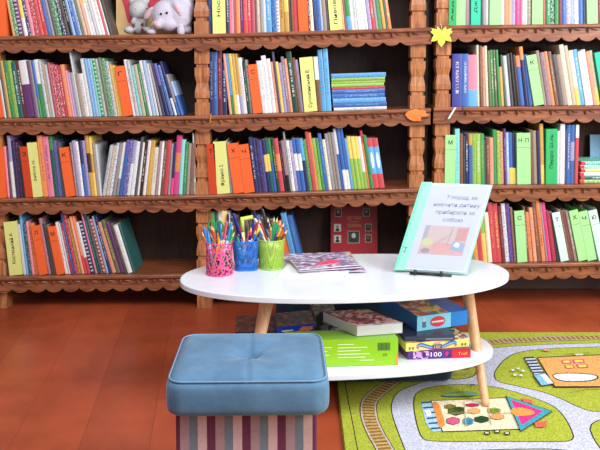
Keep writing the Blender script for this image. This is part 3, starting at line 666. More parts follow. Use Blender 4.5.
for (xa, ya, xb, yb, c1, c2) in ((335, 209.5, 342, 219.5, (70, 66, 66), (156, 146, 140)), (363.5, 209.5, 370.5, 219, (60, 56, 56), (140, 128, 122)), (334, 228, 341.5, 237.5, (200, 196, 190), (130, 120, 116)),
                         (365.5, 228, 372, 237, (50, 44, 42), (96, 84, 78)), (334, 241.5, 341.5, 251, (180, 176, 168), (50, 46, 44)), (365.5, 241, 372, 250.5, (60, 54, 46), (84, 76, 66)), (348, 236.5, 360, 251.5, (44, 54, 44), (190, 182, 176))):
    q = nb(); box(q, fx(xa), fx(xb), -0.0012, 0, fz(yb), fz(ya), 0)
    m_ = 0.0025; box(q, fx(xa) + m_, fx(xb) - m_, -0.0018, -0.0012, fz(yb) + m_, fz(ya) - m_, 1)
    cxm = (fx(xa) + fx(xb)) / 2; hh = fz(ya) - fz(yb)
    for (dx, dz, rx, rz, mi) in ((0, hh * .62, hh * .17, hh * .21, 2), (0, hh * .22, hh * .27, hh * .2, 3)):
        pts = [(cxm + dx + rx * math.cos(t * math.pi / 8), min(fz(ya) - m_, max(fz(yb) + m_, fz(yb) + dz + rz * math.sin(t * math.pi / 8)))) for t in range(16)]
        prism(q, pts, 0.0004, 'y', -0.0022, mi)
    bmesh.ops.recalc_face_normals(q, faces=q.faces[:])
    obj('portrait', q, [plain((176, 164, 130)), plain(c1), plain(c2), plain((34, 32, 40))], rb_)

# ------------------------------------------------------------------ picture book and plush toys on the top shelf, left bay
zt = lambda x: shelf_z(ROWS_L[0], px(x))
bm = nb(); Wc = px(193) - px(115); box(bm, 0, Wc, 0, 0.012, 0, 0.25); pbk = obj('picture_book', bm, plain((236, 196, 132), 0.45), None)
pbk.location = (on_y(115.8, 20, YF + .125).x, YF + 0.125, zt(115) + 0.001); pbk.rotation_euler = (math.radians(-5), 0, 0)
tag(pbk, 'beige picture book with a red shape on its cover, face out behind the plush toys', 'book')
q = nb(); pts = [(0.022, 0.25), (0.022, 0.17), (0.034, 0.13), (0.042, 0.095), (0.052, 0.060), (0.066, 0.052), (0.08, 0.07), (0.13, 0.09), (0.2, 0.1), (0.28, 0.12), (0.3, 0.16), (0.3, 0.25)]
prism(q, pts, 0.001, 'y', -0.001); bmesh.ops.recalc_face_normals(q, faces=q.faces[:]); obj('cover_picture', q, plain((222, 66, 84)), pbk)
q = nb(); box(q, 0.002, Wc - 0.002, 0.002, 0.010, 0.2501, 0.2504); obj('pages', q, PAPER, pbk)

def plush_mat(rgb):
    m, n, l, b = new_mat('plush_%d_%d_%d' % rgb)
    tc = n.new('ShaderNodeTexCoord'); nz = n.new('ShaderNodeTexNoise'); nz.inputs['Scale'].default_value = 260; nz.inputs['Detail'].default_value = 4
    l.new(tc.outputs['Object'], nz.inputs['Vector']); bp = n.new('ShaderNodeBump'); bp.inputs['Strength'].default_value = 0.7; bp.inputs['Distance'].default_value = 0.004
    l.new(nz.outputs['Fac'], bp.inputs['Height']); l.new(bp.outputs[0], b.inputs['Normal'])
    cr = n.new('ShaderNodeValToRGB'); cr.color_ramp.elements[0].position = 0.3; cr.color_ramp.elements[0].color = lin([v * .86 for v in rgb]); cr.color_ramp.elements[1].position = 0.7; cr.color_ramp.elements[1].color = lin(rgb)
    l.new(nz.outputs['Fac'], cr.inputs[0]); l.new(cr.outputs[0], b.inputs['Base Color']); b.inputs['Roughness'].default_value = 0.95; b.inputs['Sheen Weight'].default_value = 0.25
    return m
def fused(name, balls, m, parent, vox=0.004):
    bm = nb()
    for c, r, M in balls: ball(bm, c, r, 20, 0, M)
    o = obj(name, bm, m, parent, True)
    r = o.modifiers.new('remesh', 'REMESH'); r.mode = 'VOXEL'; r.voxel_size = vox; r.use_smooth_shade = True
    s_ = o.modifiers.new('smooth', 'SMOOTH'); s_.factor = 0.6; s_.iterations = 6
    return o
K = 1 / 237.0
base = Vector((px(168), YF + 0.05, zt(168)))
pig = empty('plush_pig', base); tag(pig, 'lavender plush pig with pink snout and ears, lying on the top shelf', 'plush toy')
def L(x, y, dy=0.0):
    p = on_y(x, y, YF + 0.05 + dy); return p - base
lav = plush_mat((214, 208, 226)); pnk = plush_mat((232, 176, 186)); eye = plain((16, 14, 18), 0.15)
RY = lambda a: Matrix.Rotation(math.radians(a), 4, 'Y')
RX = lambda a: Matrix.Rotation(math.radians(a), 4, 'X')
RZ = lambda a: Matrix.Rotation(math.radians(a), 4, 'Z')
fused('body', [(L(179, 13), (0.059, 0.058, 0.082), None), (L(183, 6, .01), (0.05, 0.06, 0.06), None), (L(165, 15, -0.015), (0.058, 0.05, 0.064), None), (L(169, 24, -0.02), (0.045, 0.045, 0.034), None),
              (L(157, 25, -0.045), (0.024, 0.034, 0.019), RZ(15)), (L(161, 22, -0.035), (0.026, 0.035, 0.024), None),
              (L(151, 32, -0.035), (0.020, 0.024, 0.0125), None), (L(181, 31, -0.05), (0.017, 0.022, 0.024), None), (L(187, 30, 0.01), (0.02, 0.03, 0.020), None)], lav, pig)
q = nb(); ball(q, L(155.5, 23.5, -0.074), (0.0105, 0.008, 0.0115), 14); obj('nose', q, pnk, pig, True)
for ex, ey in ((161, 14), (166.8, 12.8)):
    q = nb(); ball(q, L(ex, ey, -0.0635 if ex < 163 else -0.066), 0.0055, 12); obj('eye', q, eye, pig, True)
for a, c, ang in ((L(149, 13, -0.03), 0.0, 38), (L(177.5, 9, -0.055), 0, -28)):
    q = nb(); M_ = RY(ang); ball(q, a, (0.013, 0.007, 0.032), 14, 0, M_); ear = obj('ear', q, lav, pig, True)
    q = nb(); ball(q, a + Vector((0.0, -0.004, 0)), (0.008, 0.0045, 0.025), 12, 0, M_); o = obj('ear_lining', q, pnk, ear, True); o['label'] = 'pink ear lining'
base = Vector((px(132), YF + 0.05, zt(132)))
dol = empty('plush_mouse', base); tag(dol, 'pale grey plush toy with dark red buttons, sitting beside the lavender pig', 'plush toy')
pg = plush_mat((206, 208, 210))
fused('body', [(L(139, 10, 0.03), (0.043, 0.04, 0.044), None), (L(139, 24, 0.04), (0.034, 0.03, 0.045), None), (L(129, 30, 0.01), (0.022, 0.026, 0.0165), None), (L(148, 30, 0.015), (0.018, 0.024, 0.015), None), (L(134, 21, 0.015), (0.012, 0.014, 0.018), RY(30)),
              (L(132, 1, 0.04), (0.014, 0.01, 0.02), None), (L(146, 0, 0.04), (0.016, 0.01, 0.02), None)], pg, dol, 0.0035)
for ex, ey, d_ in ((135.3, 9, -0.006), (147, 8.6, -0.004)):
    q = nb(); ball(q, L(ex, ey, d_), 0.0032, 10); obj('eye', q, eye, dol, True)
q = nb(); tube(q, [L(137.5, 16.8, -0.002), L(140, 18.2, -0.006), L(143, 17.6, -0.005)], 0.0014, 6); obj('mouth', q, plain((120, 40, 50)), dol)
for ex, ey in ((142.2, 24.5), (142.2, 29.8)):
    q = nb(); ball(q, L(ex, ey, 0.0105), (0.0065, 0.004, 0.0065), 10); obj('button', q, plain((120, 32, 44), 0.6), dol, True)
q = nb(); ball(q, L(133.5, 25.5, 0.008), (0.006, 0.006, 0.009), 10); obj('paw_patch', q, plain((130, 62, 62), 0.8), dol, True)

# ------------------------------------------------------------------ paper leaves and ribbons on the bookcases
def leaf(cx, cy, r, rgb, label, kx=1.0, spiky=True, Y=YF - 0.0335, rot=0):
    pts = []
    if spiky:
        out = [(90, .42), (80, .62), (66, 1.02), (60, .88), (52, .74), (46, .92), (36, 1.22), (28, 1.0), (18, 1.12), (10, .92), (-2, .72), (-12, .86), (-22, .98), (-36, 1.22), (-46, .90), (-58, .66), (-66, .86), (-76, .98), (-90, 1.30)]
        # one half, mirrored; 90 = stem side
        half = out[1:-1]
        full = [out[0]] + half + [out[-1]] + [(180 - a, r_) for a, r_ in reversed(half)]
        pts = [(math.cos(math.radians(a + rot)) * r_ * r * kx, math.sin(math.radians(a + rot)) * r_ * r) for a, r_ in full]
    else:
        full = [(0, 1.1), (20, .82), (35, 1.0), (55, .95), (75, .75), (95, .98), (120, .9), (150, 1.0), (175, 1.05), (205, .95), (230, .98), (255, 1.0), (270, .9), (290, 1.0), (305, .62), (320, .5), (340, .8)]
        pts = [(math.cos(math.radians(a)) * r_ * r * kx, math.sin(math.radians(a)) * r_ * r) for a, r_ in full]
    bm = nb(); n_ = len(pts); th = 0.0015
    c0 = bm.verts.new((0, -0.004, 0)); c1 = bm.verts.new((0, th, 0))
    A = [bm.verts.new((a, 0, b_)) for a, b_ in pts]; B = [bm.verts.new((a, th, b_)) for a, b_ in pts]
    for i in range(n_):
        j = (i + 1) % n_
        bm.faces.new((c0, A[i], A[j])); bm.faces.new((c1, B[j], B[i])); bm.faces.new((A[i], B[i], B[j], A[j]))
    bmesh.ops.recalc_face_normals(bm, faces=bm.faces[:])
    o = obj('paper_leaf', bm, plain(rgb, 0.7, 0.2)); o.location = on_y(cx, cy, Y); tag(o, label, 'leaf')
    return o
lf = leaf(441.5, 35.0, 0.0385, (214, 228, 92), 'yellow paper maple leaf pinned on the post of the right bookcase', 1.12)
bm = nb(); tube(bm, [(0, 0.0005, 0.020), (-0.001, 0, 0.036), (-0.005, 0, 0.047)], 0.0012, 6); o = obj('stem', bm, plain((226, 214, 150)), lf)
leaf(417, 115, 0.027, (248, 130, 66), 'orange paper leaf stuck on the shelf edge between the two bookcases', 1.75, False)
bm = nb(); tube(bm, [(0.004, 0, 0.020), (0.003, -.001, 0.004), (0.0, -.001, -0.008), (0.006, 0, -0.014), (-0.003, 0, -0.018)], 0.0018, 6)
o = obj('cord_loop', bm, plain((228, 150, 50), 0.7)); o.location = on_y(210, 118.5, YF - 0.0335); tag(o, 'short orange yarn loop hanging on the shelf edge at the middle post', 'cord')
bm = nb(); a = on_y(454.5, 107.4, YF - .033); c = on_y(447.6, 118.8, YF - .034)
d_ = Vector((0.0085, 0, 0)); vs = [a, a + d_, c + d_, c]
fs = slab(bm, vs, 0.0); bmesh.ops.delete(bm, geom=bm.faces[:] + bm.edges[:] + bm.verts[:], context='VERTS')
A = [bm.verts.new(p) for p in vs]; B = [bm.verts.new(p + Vector((0, 0.001, 0))) for p in vs]
bm.faces.new(A); bm.faces.new(B[::-1])
for i in range(4): bm.faces.new((A[i], B[i], B[(i + 1) % 4], A[(i + 1) % 4]))
bmesh.ops.recalc_face_normals(bm, faces=bm.faces[:])
o = obj('ribbon_bookmark', bm, plain((206, 222, 234), 0.5)); tag(o, 'pale blue ribbon bookmark hanging over the shelf edge under the indigo book', 'bookmark')
bm = nb(); tube(bm, [on_y(463, 106.5, YF - .0335), on_y(463.4, 110, YF - .035), on_y(463, 114.5, YF - .033)], 0.0017, 6)
o = obj('ribbon_bookmark', bm, plain((74, 50, 130), 0.5)); tag(o, 'short purple ribbon hanging over the shelf edge under a blue book', 'bookmark')

# ------------------------------------------------------------------ rug with printed streets
def carpet(rgb):
    k = ('carpet', rgb)
    if k in MC: return MC[k]
    m, n, l, b = new_mat('carpet_%d_%d_%d' % rgb)
    tc = n.new('ShaderNodeTexCoord'); nz = n.new('ShaderNodeTexNoise'); nz.inputs['Scale'].default_value = 190; nz.inputs['Detail'].default_value = 3
    l.new(tc.outputs['Object'], nz.inputs['Vector']); cr = n.new('ShaderNodeValToRGB')
    cr.color_ramp.elements[0].position = 0.32; cr.color_ramp.elements[0].color = lin([v * .80 for v in rgb]); cr.color_ramp.elements[1].position = 0.62; cr.color_ramp.elements[1].color = lin(rgb)
    l.new(nz.outputs['Fac'], cr.inputs[0]); l.new(cr.outputs[0], b.inputs['Base Color'])
    bp = n.new('ShaderNodeBump'); bp.inputs['Strength'].default_value = 0.6; bp.inputs['Distance'].default_value = 0.003
    l.new(nz.outputs['Fac'], bp.inputs['Height']); l.new(bp.outputs[0], b.inputs['Normal']); b.inputs['Roughness'].default_value = 0.97; b.inputs['Specular IOR Level'].default_value = 0.1
    MC[k] = m; return m
RUGH = 0.007
rug_mats, rug_idx = [], {}
def rmi(rgb):
    if rgb not in rug_idx: rug_idx[rgb] = len(rug_mats); rug_mats.append(carpet(rgb))
    return rug_idx[rgb]
rb = nb(); layer = [0]
GRN, ROAD, DKL = (178, 188, 66), (206, 208, 226), (66, 62, 46)
X0, Y1 = 0.123, on_z(540, 334, 0).y; X1, Y0 = 1.75, 1.05
box(rb, X0, X1, Y0, Y1, 0.0005, RUGH, rmi(GRN))
box(rb, X0 - 0.004, X0 - 0.0001, Y0, Y1, 0.0005, RUGH - 0.001, rmi((104, 106, 40)))
def W(p): return on_z(p[0], p[1], RUGH).xy
def rpoly(pts, rgb, world=False):
    layer[0] += 1; z = RUGH + 0.00006 * layer[0]
    P_ = [Vector(p) if world else W(p) for p in pts]
    a_ = sum(P_[i].x * P_[(i + 1) % len(P_)].y - P_[(i + 1) % len(P_)].x * P_[i].y for i in range(len(P_)))
    if a_ < 0: P_ = P_[::-1]
    P_ = [Vector((min(max(p.x, X0 + .001), X1 - .001), min(max(p.y, Y0 + .001), Y1 - .001))) for p in P_]
    f = rb.faces.new([rb.verts.new((p.x, p.y, z)) for p in P_]); f.material_index = rmi(rgb)
def smoothp(pts, it=2):
    for _ in range(it):
        q = []
        for i in range(len(pts)):
            a, b_ = Vector(pts[i]), Vector(pts[(i + 1) % len(pts)])
            q += [tuple(a * .75 + b_ * .25), tuple(a * .25 + b_ * .75)]
        pts = q
    return pts
def grow(P_, d):
    c = Vector((sum(p.x for p in P_) / len(P_), sum(p.y for p in P_) / len(P_)))
    out = []; n_ = len(P_)
    a_ = sum(P_[i].x * P_[(i + 1) % n_].y - P_[(i + 1) % n_].x * P_[i].y for i in range(n_)); sg = 1 if a_ > 0 else -1
    for i in range(n_):
        t = (P_[(i + 1) % n_] - P_[i - 1]); 
        if t.length < 1e-9: out.append(P_[i]); continue
        t.normalize(); out.append(P_[i] + Vector((t.y, -t.x)) * d * sg)
    return out
def island(pts, rgb=GRN, d=0.004, sm=2):
    P_ = [W(p) for p in smoothp(pts, sm)]
    rpoly(grow(P_, d), DKL, True); rpoly(P_, rgb, True)
def stroke(pts, wd, rgb):
    P_ = [W(p) for p in pts]; L_, R_ = [], []
    for i, p in enumerate(P_):
        t = (P_[min(i + 1, len(P_) - 1)] - P_[max(i - 1, 0)]).normalized(); nrm = Vector((-t.y, t.x)) * wd / 2
        L_.append(p + nrm); R_.append(p - nrm)
    layer[0] += 1; z = RUGH + 0.00006 * layer[0]; mi = rmi(rgb)
    for i in range(len(P_) - 1):
        q = [L_[i], R_[i], R_[i + 1], L_[i + 1]]
        f = rb.faces.new([rb.verts.new((min(max(p.x, X0 + .001), X1 - .001), min(max(p.y, Y0 + .001), Y1 - .001), z)) for p in q]); f.material_index = mi
def curve(pts, n_=8):
    out = []
    for i in range(len(pts) - 1):
        p0, p1, p2, p3 = [Vector(pts[max(0, min(len(pts) - 1, i + k))]) for k in (-1, 0, 1, 2)]
        for k in range(n_):
            t = k / n_; out.append(tuple(0.5 * ((2 * p1) + (-p0 + p2) * t + (2 * p0 - 5 * p1 + 4 * p2 - p3) * t * t + (-p0 + 3 * p1 - 3 * p2 + p3) * t ** 3)))
    out.append(tuple(pts[-1])); return out
# border line
stroke([(344.5, 378), (348, 400), (353, 425), (358, 452), (366, 500)], 0.003, DKL)
# road sheet
ROADP = [(449, 372), (452, 356), (470, 350.5), (490, 348.4), (530, 345.2), (600, 343), (700, 340.5), (760, 341), (760, 520), (440, 520), (418, 480), (404, 446), (392.5, 416), (391.5, 403), (398, 391), (420, 383.5)]
island(ROADP, ROAD, 0.0035, 2)
island([(424, 388), (456, 384.2), (490, 386), (512, 391), (550, 403.5), (563, 415), (572, 432), (573, 440), (560, 441.6), (500, 441), (430, 441.6), (420, 437), (412, 398)])
island([(490, 380), (505, 357.5), (528, 349.6), (600, 346.8), (760, 344), (760, 412), (600, 411.5), (586, 410.5), (551, 393.5), (520, 386.5)])
island([(587, 420), (640, 417.5), (700, 418), (700, 490), (625, 470), (597, 446)])
island([(452, 452), (510, 449.5), (572, 449.5), (592, 462), (600, 500), (470, 500), (440, 462)])
island([(441, 367), (472, 364.5), (477, 371), (471, 378.6), (441, 379.5)])
# railway at the left edge and along the far edge
def railway(pts, wd):
    pts = curve(pts); stroke(pts, wd, DKL); stroke(pts, wd * .94, (148, 112, 62)); 
    Wp = [W(p) for p in pts]; acc = 0.0; mi = rmi((204, 170, 104)); layer[0] += 1; z = RUGH + 0.00006 * layer[0]
    for a, b_ in zip(Wp, Wp[1:]):
        seg = (b_ - a).length
        t0 = 0
        while acc + (seg - t0) >= 0.019:
            t0 += 0.019 - acc; acc = 0
            c = a + (b_ - a) * (t0 / seg); t = (b_ - a).normalized(); nrm = Vector((-t.y, t.x)) * wd * .34; h = t * 0.0045
            if X0 < c.x < X1 and Y0 < c.y < Y1 - 0.02:
                f = rb.faces.new([rb.verts.new((p.x, p.y, z)) for p in (c - nrm - h, c + nrm - h, c + nrm + h, c - nrm + h)]); f.material_index = mi
        acc += seg - t0
    for sgn in (-1, 1):
        q = []
        for i, p in enumerate(Wp):
            t = (Wp[min(i + 1, len(Wp) - 1)] - Wp[max(i - 1, 0)]).normalized(); q.append(p + Vector((-t.y, t.x)) * wd * .4 * sgn)
        layer[0] += 1; z2 = RUGH + 0.00006 * layer[0]; m2_ = rmi((206, 196, 196))
        for a, b_, in zip(q, q[1:]):
            t = (b_ - a).normalized(); nn = Vector((-t.y, t.x)) * 0.0022
            f = rb.faces.new([rb.verts.new((p.x, p.y, z2)) for p in (a - nn, a + nn, b_ + nn, b_ - nn)]); f.material_index = m2_
railway([(401, 376), (388, 385), (373, 397), (368.5, 406), (370, 420), (376, 434), (384, 448), (400, 480)], 0.052)
railway([(462, 345.5), (500, 341.5), (540, 339.3), (600, 337.6), (700, 336.5)], 0.05)
# house on the near island
cr_, tl = (244, 232, 196), (74, 168, 190)
rpoly([(421, 402.5), (431, 401), (444, 431), (433, 432.5), (426, 424)], (176, 214, 232))
for k in range(6):
    a = 402.5 + k * 5.2; rpoly([(421 + k * 1.9, a), (431 + k * 2, a - 1), (431.5 + k * 2, a + .6), (421.5 + k * 1.9, a + 1.6)], (58, 84, 128))
rpoly([(424.6, 411), (430, 410.3), (432, 416), (427, 417)], (242, 244, 250))
rpoly([(430.5, 401), (507.4, 397.8), (522, 430), (442, 432.6)], DKL)
rpoly([(431.5, 401.6), (506.8, 398.6), (520.6, 429.3), (443, 431.9)], cr_)
rpoly(smoothp([(431, 402), (439, 403), (442, 413), (446, 426), (439, 430), (436, 416)]), (238, 150, 76))
for c, r_, col in (((450, 407.5), (6, 2.4), (150, 140, 58)), ((456, 412), (8, 3.8), (96, 106, 52)), ((459, 409.5), (5, 1.8), (62, 84, 46)), ((472, 406), (6.5, 1.7), (196, 42, 96)), ((474, 412), (6, 2.8), (240, 176, 110)), ((494, 411.5), (6.5, 2.5), (150, 176, 66)),
                   ((453, 422), (6.5, 3.4), (222, 94, 132)), ((468, 422.5), (5.2, 3.6), (72, 158, 196)), ((481.5, 420.5), (7, 3), (40, 84, 54)), ((497.5, 418), (6.5, 2.6), (240, 168, 104))):
    e_ = [(c[0] + r_[0] * math.cos(t * math.pi / 6) * (1.12 if t % 2 else .95), c[1] + r_[1] * math.sin(t * math.pi / 6) * (1.1 if t % 2 else .92)) for t in range(12)]
    e_ = smoothp(e_, 1); rpoly([(c[0] + (x - c[0]) * 1.08, c[1] + (y - c[1]) * 1.13) for x, y in e_], DKL if col[1] < 150 else (176, 110, 70)); rpoly(e_, col)
    if col[1] > 80 and col[0] < 160:
        for t in range(3): stroke([(c[0] - r_[0] * .7, c[1] - r_[1] * .5 + t * r_[1] * .5), (c[0], c[1] - r_[1] * .25 + t * r_[1] * .5), (c[0] + r_[0] * .7, c[1] - r_[1] * .6 + t * r_[1] * .5)], .003, (44, 62, 34))
for a, b_ in (((446, 415), (474, 414)), ((464, 403), (466, 428)), ((487, 402), (491, 426)), ((489, 415), (512, 414))): stroke([a, b_], 0.003, (190, 172, 130))
for pts in ([(521, 399.5), (532, 401), (533, 405), (524, 403.5)], [(534, 424), (547, 422), (546, 428), (536, 429)]): rpoly(pts, (232, 110, 92))
rpoly([(505, 397), (553, 412.6), (520.5, 433.4)], DKL); rpoly([(506.6, 397.8), (551.4, 412.6), (520.8, 432.4)], tl); rpoly([(511, 401), (543, 412.6), (521.6, 426.6)], (222, 62, 142))
rpoly(smoothp([(510, 410), (520, 408.5), (534, 412), (535, 416), (522, 417.6), (513, 417)]), (242, 164, 82))
for p in ((487, 434.5), (497, 433), (507, 434.8)):
    rpoly([(p[0] - 3, p[1] - 1.2), (p[0] + 3, p[1] - 1.6), (p[0] + 3.4, p[1] + 1.4), (p[0] - 2.6, p[1] + 1.6)], DKL); rpoly([(p[0] - 1.8, p[1] - .5), (p[0] + 1.8, p[1] - .8), (p[0] + 2, p[1] + .6), (p[0] - 1.6, p[1] + .8)], (228, 220, 206))
rpoly(smoothp([(440, 398), (446, 394.4), (462, 392.4), (476, 394), (480, 396.6), (462, 398)]), (120, 172, 140))
rpoly(smoothp([(447, 396.6), (455, 394.6), (466, 394.2), (472, 395.6), (460, 397)]), (168, 188, 66))
# house on the far island
rpoly([(537, 358.6), (640, 354), (640, 388.4), (554, 388.6)], DKL); rpoly([(538, 359.4), (640, 355), (640, 387.6), (555, 387.8)], (240, 176, 104))
for k in range(6):
    a = 358.6 + k * 3.0; rpoly([(523.6 + k * 1.7, a), (534 + k * 1.8, a - .6), (534.8 + k * 1.8, a + 1.0), (524.4 + k * 1.7, a + 1.5)], (70, 74, 96)); rpoly([(525 + k * 1.7, a + 1.5), (535.2 + k * 1.8, a + 1.0), (535.9 + k * 1.8, a + 2.4), (526 + k * 1.7, a + 3)], (214, 222, 236))
rpoly([(533, 376.6), (545, 374.4), (555, 385.5), (541, 388)], DKL); rpoly([(534, 377), (545, 375), (554, 385.3), (541.6, 387.3)], (138, 198, 232)); rpoly([(540, 376.6), (545, 375.6), (553, 384.6), (548, 385.4)], (236, 242, 250))
rpoly(smoothp([(549, 375.6), (570, 374.2), (596, 376), (600, 380), (590, 383.5), (560, 384)]), DKL); rpoly(smoothp([(550, 376.2), (570, 375), (595, 376.6), (598, 380), (588, 382.8), (561, 383.3)]), (238, 238, 244))
for pts in ([(561, 362), (570, 361.5), (572, 365), (563, 365.6)], [(572, 361.3), (583, 360.8), (585, 364.4), (574, 365)], [(564, 367), (573, 366.6), (575, 370), (566, 370.6)], [(576, 366.3), (587, 365.8), (588.6, 369.6), (578, 370)]):
    rpoly(pts, (214, 96, 120)); c = (sum(p[0] for p in pts) / 4, sum(p[1] for p in pts) / 4); rpoly([(c[0] + (x - c[0]) * .72, c[1] + (y - c[1]) * .6) for x, y in pts], (240, 226, 92))
rpoly([(574, 355.5), (582, 355), (584, 357), (576, 357.4)], (226, 226, 214)); stroke([(566, 356), (590, 354.6)], 0.003, DKL)
stroke([(571, 393.5), (586, 390.4), (606, 390)], 0.004, (206, 150, 90))
for x, y in ((513, 372), (518, 370.5), (523, 373), (515, 377), (521, 377.5)): rpoly([(x - 1.4, y - .9), (x + 1.4, y - .9), (x + 1.4, y + .9), (x - 1.4, y + .9)], (232, 240, 240)); rpoly([(x - .5, y + .9), (x + .5, y + .9), (x + .5, y + 2.2), (x - .5, y + 2.2)], (70, 120, 60))
rpoly(smoothp([(541, 351.6), (546, 350.8), (551, 352), (546, 353.4)]), (240, 168, 120))
rpoly(smoothp([(458, 366.6), (470, 365.8), (473, 370), (464, 371)]), (226, 84, 128)); rpoly(smoothp([(445, 370), (455, 369), (457, 374), (447, 375)]), (132, 172, 60)); stroke([(446, 377), (470, 375.6)], 0.004, (206, 120, 150))
rpoly([(470, 386.8), (475, 386.6), (475, 387.6), (470, 387.8)], (40, 40, 40))
rg = obj('play_rug', rb, rug_mats); tag(rg, 'bright green play rug printed with grey streets, railway and houses, under the white table', 'rug')

# ------------------------------------------------------------------ table
TZ, TC, TA = 0.38, Vector((0.148, 2.375)), math.radians(6.2)
WHITE = plain((226, 230, 240), 0.22, 0.5, 0.2)
def ellipse_slab(a, b_, z0, z1, cen, ang, p=2.18):
    bm = nb(); N = 96; rings = []
    for z, k in ((z0, .992), (z0 + .002, 1), (z1 - .003, 1), (z1 - .001, .998), (z1, .992)):
        R = []
        for i in range(N):
            t = 2 * math.pi * i / N; c, s_ = math.cos(t), math.sin(t)
            x = a * k * math.copysign(abs(c) ** (2 / p), c); y = b_ * k * math.copysign(abs(s_) ** (2 / p), s_)
            R.append(bm.verts.new((x * math.cos(ang) - y * math.sin(ang) + cen[0], x * math.sin(ang) + y * math.cos(ang) + cen[1], z)))
        rings.append(R)
    for a1, b1 in zip(rings, rings[1:]):
        for i in range(N): bm.faces.new((a1[i], a1[(i + 1) % N], b1[(i + 1) % N], b1[i]))
    bm.faces.new(rings[0][::-1]); bm.faces.new(rings[-1])
    return bm
tab = empty('coffee_table', (0, 0, 0)); tag(tab, 'white two-tier oval coffee table on splayed beech legs, standing partly on the green rug', 'table')
obj('tabletop', ellipse_slab(0.524, 0.250, TZ - 0.018, TZ, TC, TA), WHITE, tab)
LT = 0.147
obj('lower_tier', ellipse_slab(0.480, 0.198, LT - 0.016, LT, Vector((0.135, 2.335)), TA, 2.4), WHITE, tab)
def leg(top, foot, onrug):
    bm = nb(); t, f = Vector(top), Vector(foot)
    f.z = RUGH + 0.002 if onrug else 0.0
    tube(bm, [f, f + (t - f) * .03, f + (t - f) * .6, t], [0.0105, 0.0125, 0.0175, 0.022], 20)
    bmesh.ops.recalc_face_normals(bm, faces=bm.faces[:])
    return obj('leg', bm, W_BEECH, tab, True)
ft = on_z(486, 407, RUGH)
leg((0.547, 2.49, TZ - 0.019), (ft.x, ft.y, 0), True)
leg((-0.095, 2.24, TZ - 0.019), (-0.165, 2.17, 0), False)
leg((0.35, 2.50, TZ - 0.019), (0.38, 2.555, 0), True)

# ------------------------------------------------------------------ ottoman in front, cushion and pouf behind
def velvet(rgb, rgb2):
    m, n, l, b = new_mat('velvet_%d' % rgb[2])
    tc = n.new('ShaderNodeTexCoord'); nz = n.new('ShaderNodeTexNoise'); nz.inputs['Scale'].default_value = 9; nz.inputs['Detail'].default_value = 7; nz.inputs['Roughness'].default_value = 0.65
    l.new(tc.outputs['Object'], nz.inputs['Vector']); cr = n.new('ShaderNodeValToRGB')
    cr.color_ramp.elements[0].position = 0.3; cr.color_ramp.elements[0].color = lin(rgb); cr.color_ramp.elements[1].position = 0.7; cr.color_ramp.elements[1].color = lin(rgb2)
    l.new(nz.outputs['Fac'], cr.inputs[0]); l.new(cr.outputs[0], b.inputs['Base Color']); b.inputs['Roughness'].default_value = 0.85
    b.inputs['Sheen Weight'].default_value = 0.45; b.inputs['Sheen Roughness'].default_value = 0.35; b.inputs['Sheen Tint'].default_value = (0.75, 0.88, 1, 1)
    n2 = n.new('ShaderNodeTexNoise'); n2.inputs['Scale'].default_value = 500; l.new(tc.outputs['Object'], n2.inputs['Vector'])
    bp = n.new('ShaderNodeBump'); bp.inputs['Strength'].default_value = 0.25; bp.inputs['Distance'].default_value = 0.001; l.new(n2.outputs['Fac'], bp.inputs['Height']); l.new(bp.outputs[0], b.inputs['Normal'])
    return m
VEL = velvet((62, 98, 128), (92, 132, 164))
def cushion_bm(sx, sy, sz, r, puff, dip, seam=True):
    """upholstered block centred on x,y; z from 0 to sz"""
    bm = nb(); N = 56; vs = {}
    def key(p): return (round(p[0], 6), round(p[1], 6), round(p[2], 6))
    def V(u, v, w_):
        p = (u * sx / 2, v * sy / 2, w_ * sz / 2)
        k = key(p)
        if k in vs: return vs[k]
        q = Vector(p); RR = r * 1.9; inner = Vector((max(-sx / 2 + RR, min(sx / 2 - RR, q.x)), max(-sy / 2 + RR, min(sy / 2 - RR, q.y)), max(-sz / 2 + r, min(sz / 2 - r, q.z))))
        d = q - inner
        d = Vector((d.x / RR, d.y / RR, d.z / r))
        if d.length > 1e-9: d.normalize(); q = inner + Vector((d.x * RR, d.y * RR, d.z * r))
        if w_ > 0.0:
            e = max(0, (1 - u * u)) ** .6 * max(0, (1 - v * v)) ** .6 * w_
            q.z += puff * e
            if w_ > .99:
                rr = math.hypot(q.x, q.y * 1.2); q.z -= dip * math.exp(-(rr / 0.022) ** 2) + dip * .55 * math.exp(-(rr / 0.07) ** 2)
                if seam: q.z -= 0.0045 * math.exp(-(q.x / 0.0045) ** 2)
                # soft pulls running from the button
                a = math.atan2(q.y, q.x); q.z += 0.0022 * math.cos(a * 4 + .5) * math.exp(-((rr - 0.05) / 0.035) ** 2)
        bul = (1 - w_ * w_)
        if abs(u) > .99: q.x += math.copysign(0.003 * bul, u)
        if abs(v) > .99: q.y += math.copysign(0.003 * bul, v)
        q.z += sz / 2
        vs[k] = bm.verts.new(q); return vs[k]
    def grid(fn, a, b_):
        for i in range(a):
            for j in range(b_):
                q = [fn(-1 + 2 * i / a, -1 + 2 * j / b_), fn(-1 + 2 * (i + 1) / a, -1 + 2 * j / b_), fn(-1 + 2 * (i + 1) / a, -1 + 2 * (j + 1) / b_), fn(-1 + 2 * i / a, -1 + 2 * (j + 1) / b_)]
                try: bm.faces.new(q)
                except ValueError: pass
    grid(lambda a, b_: V(a, b_, 1), N, N); grid(lambda a, b_: V(a, b_, -1), N, N)
    for s_ in (-1, 1): grid(lambda a, b_: V(a, s_, b_), N, 12); grid(lambda a, b_: V(s_, a, b_), N, 12)
    bmesh.ops.recalc_face_normals(bm, faces=bm.faces[:])
    return bm
OW, OD = 0.336, 0.285; OX, OY = -0.1115, 1.512 + OD / 2
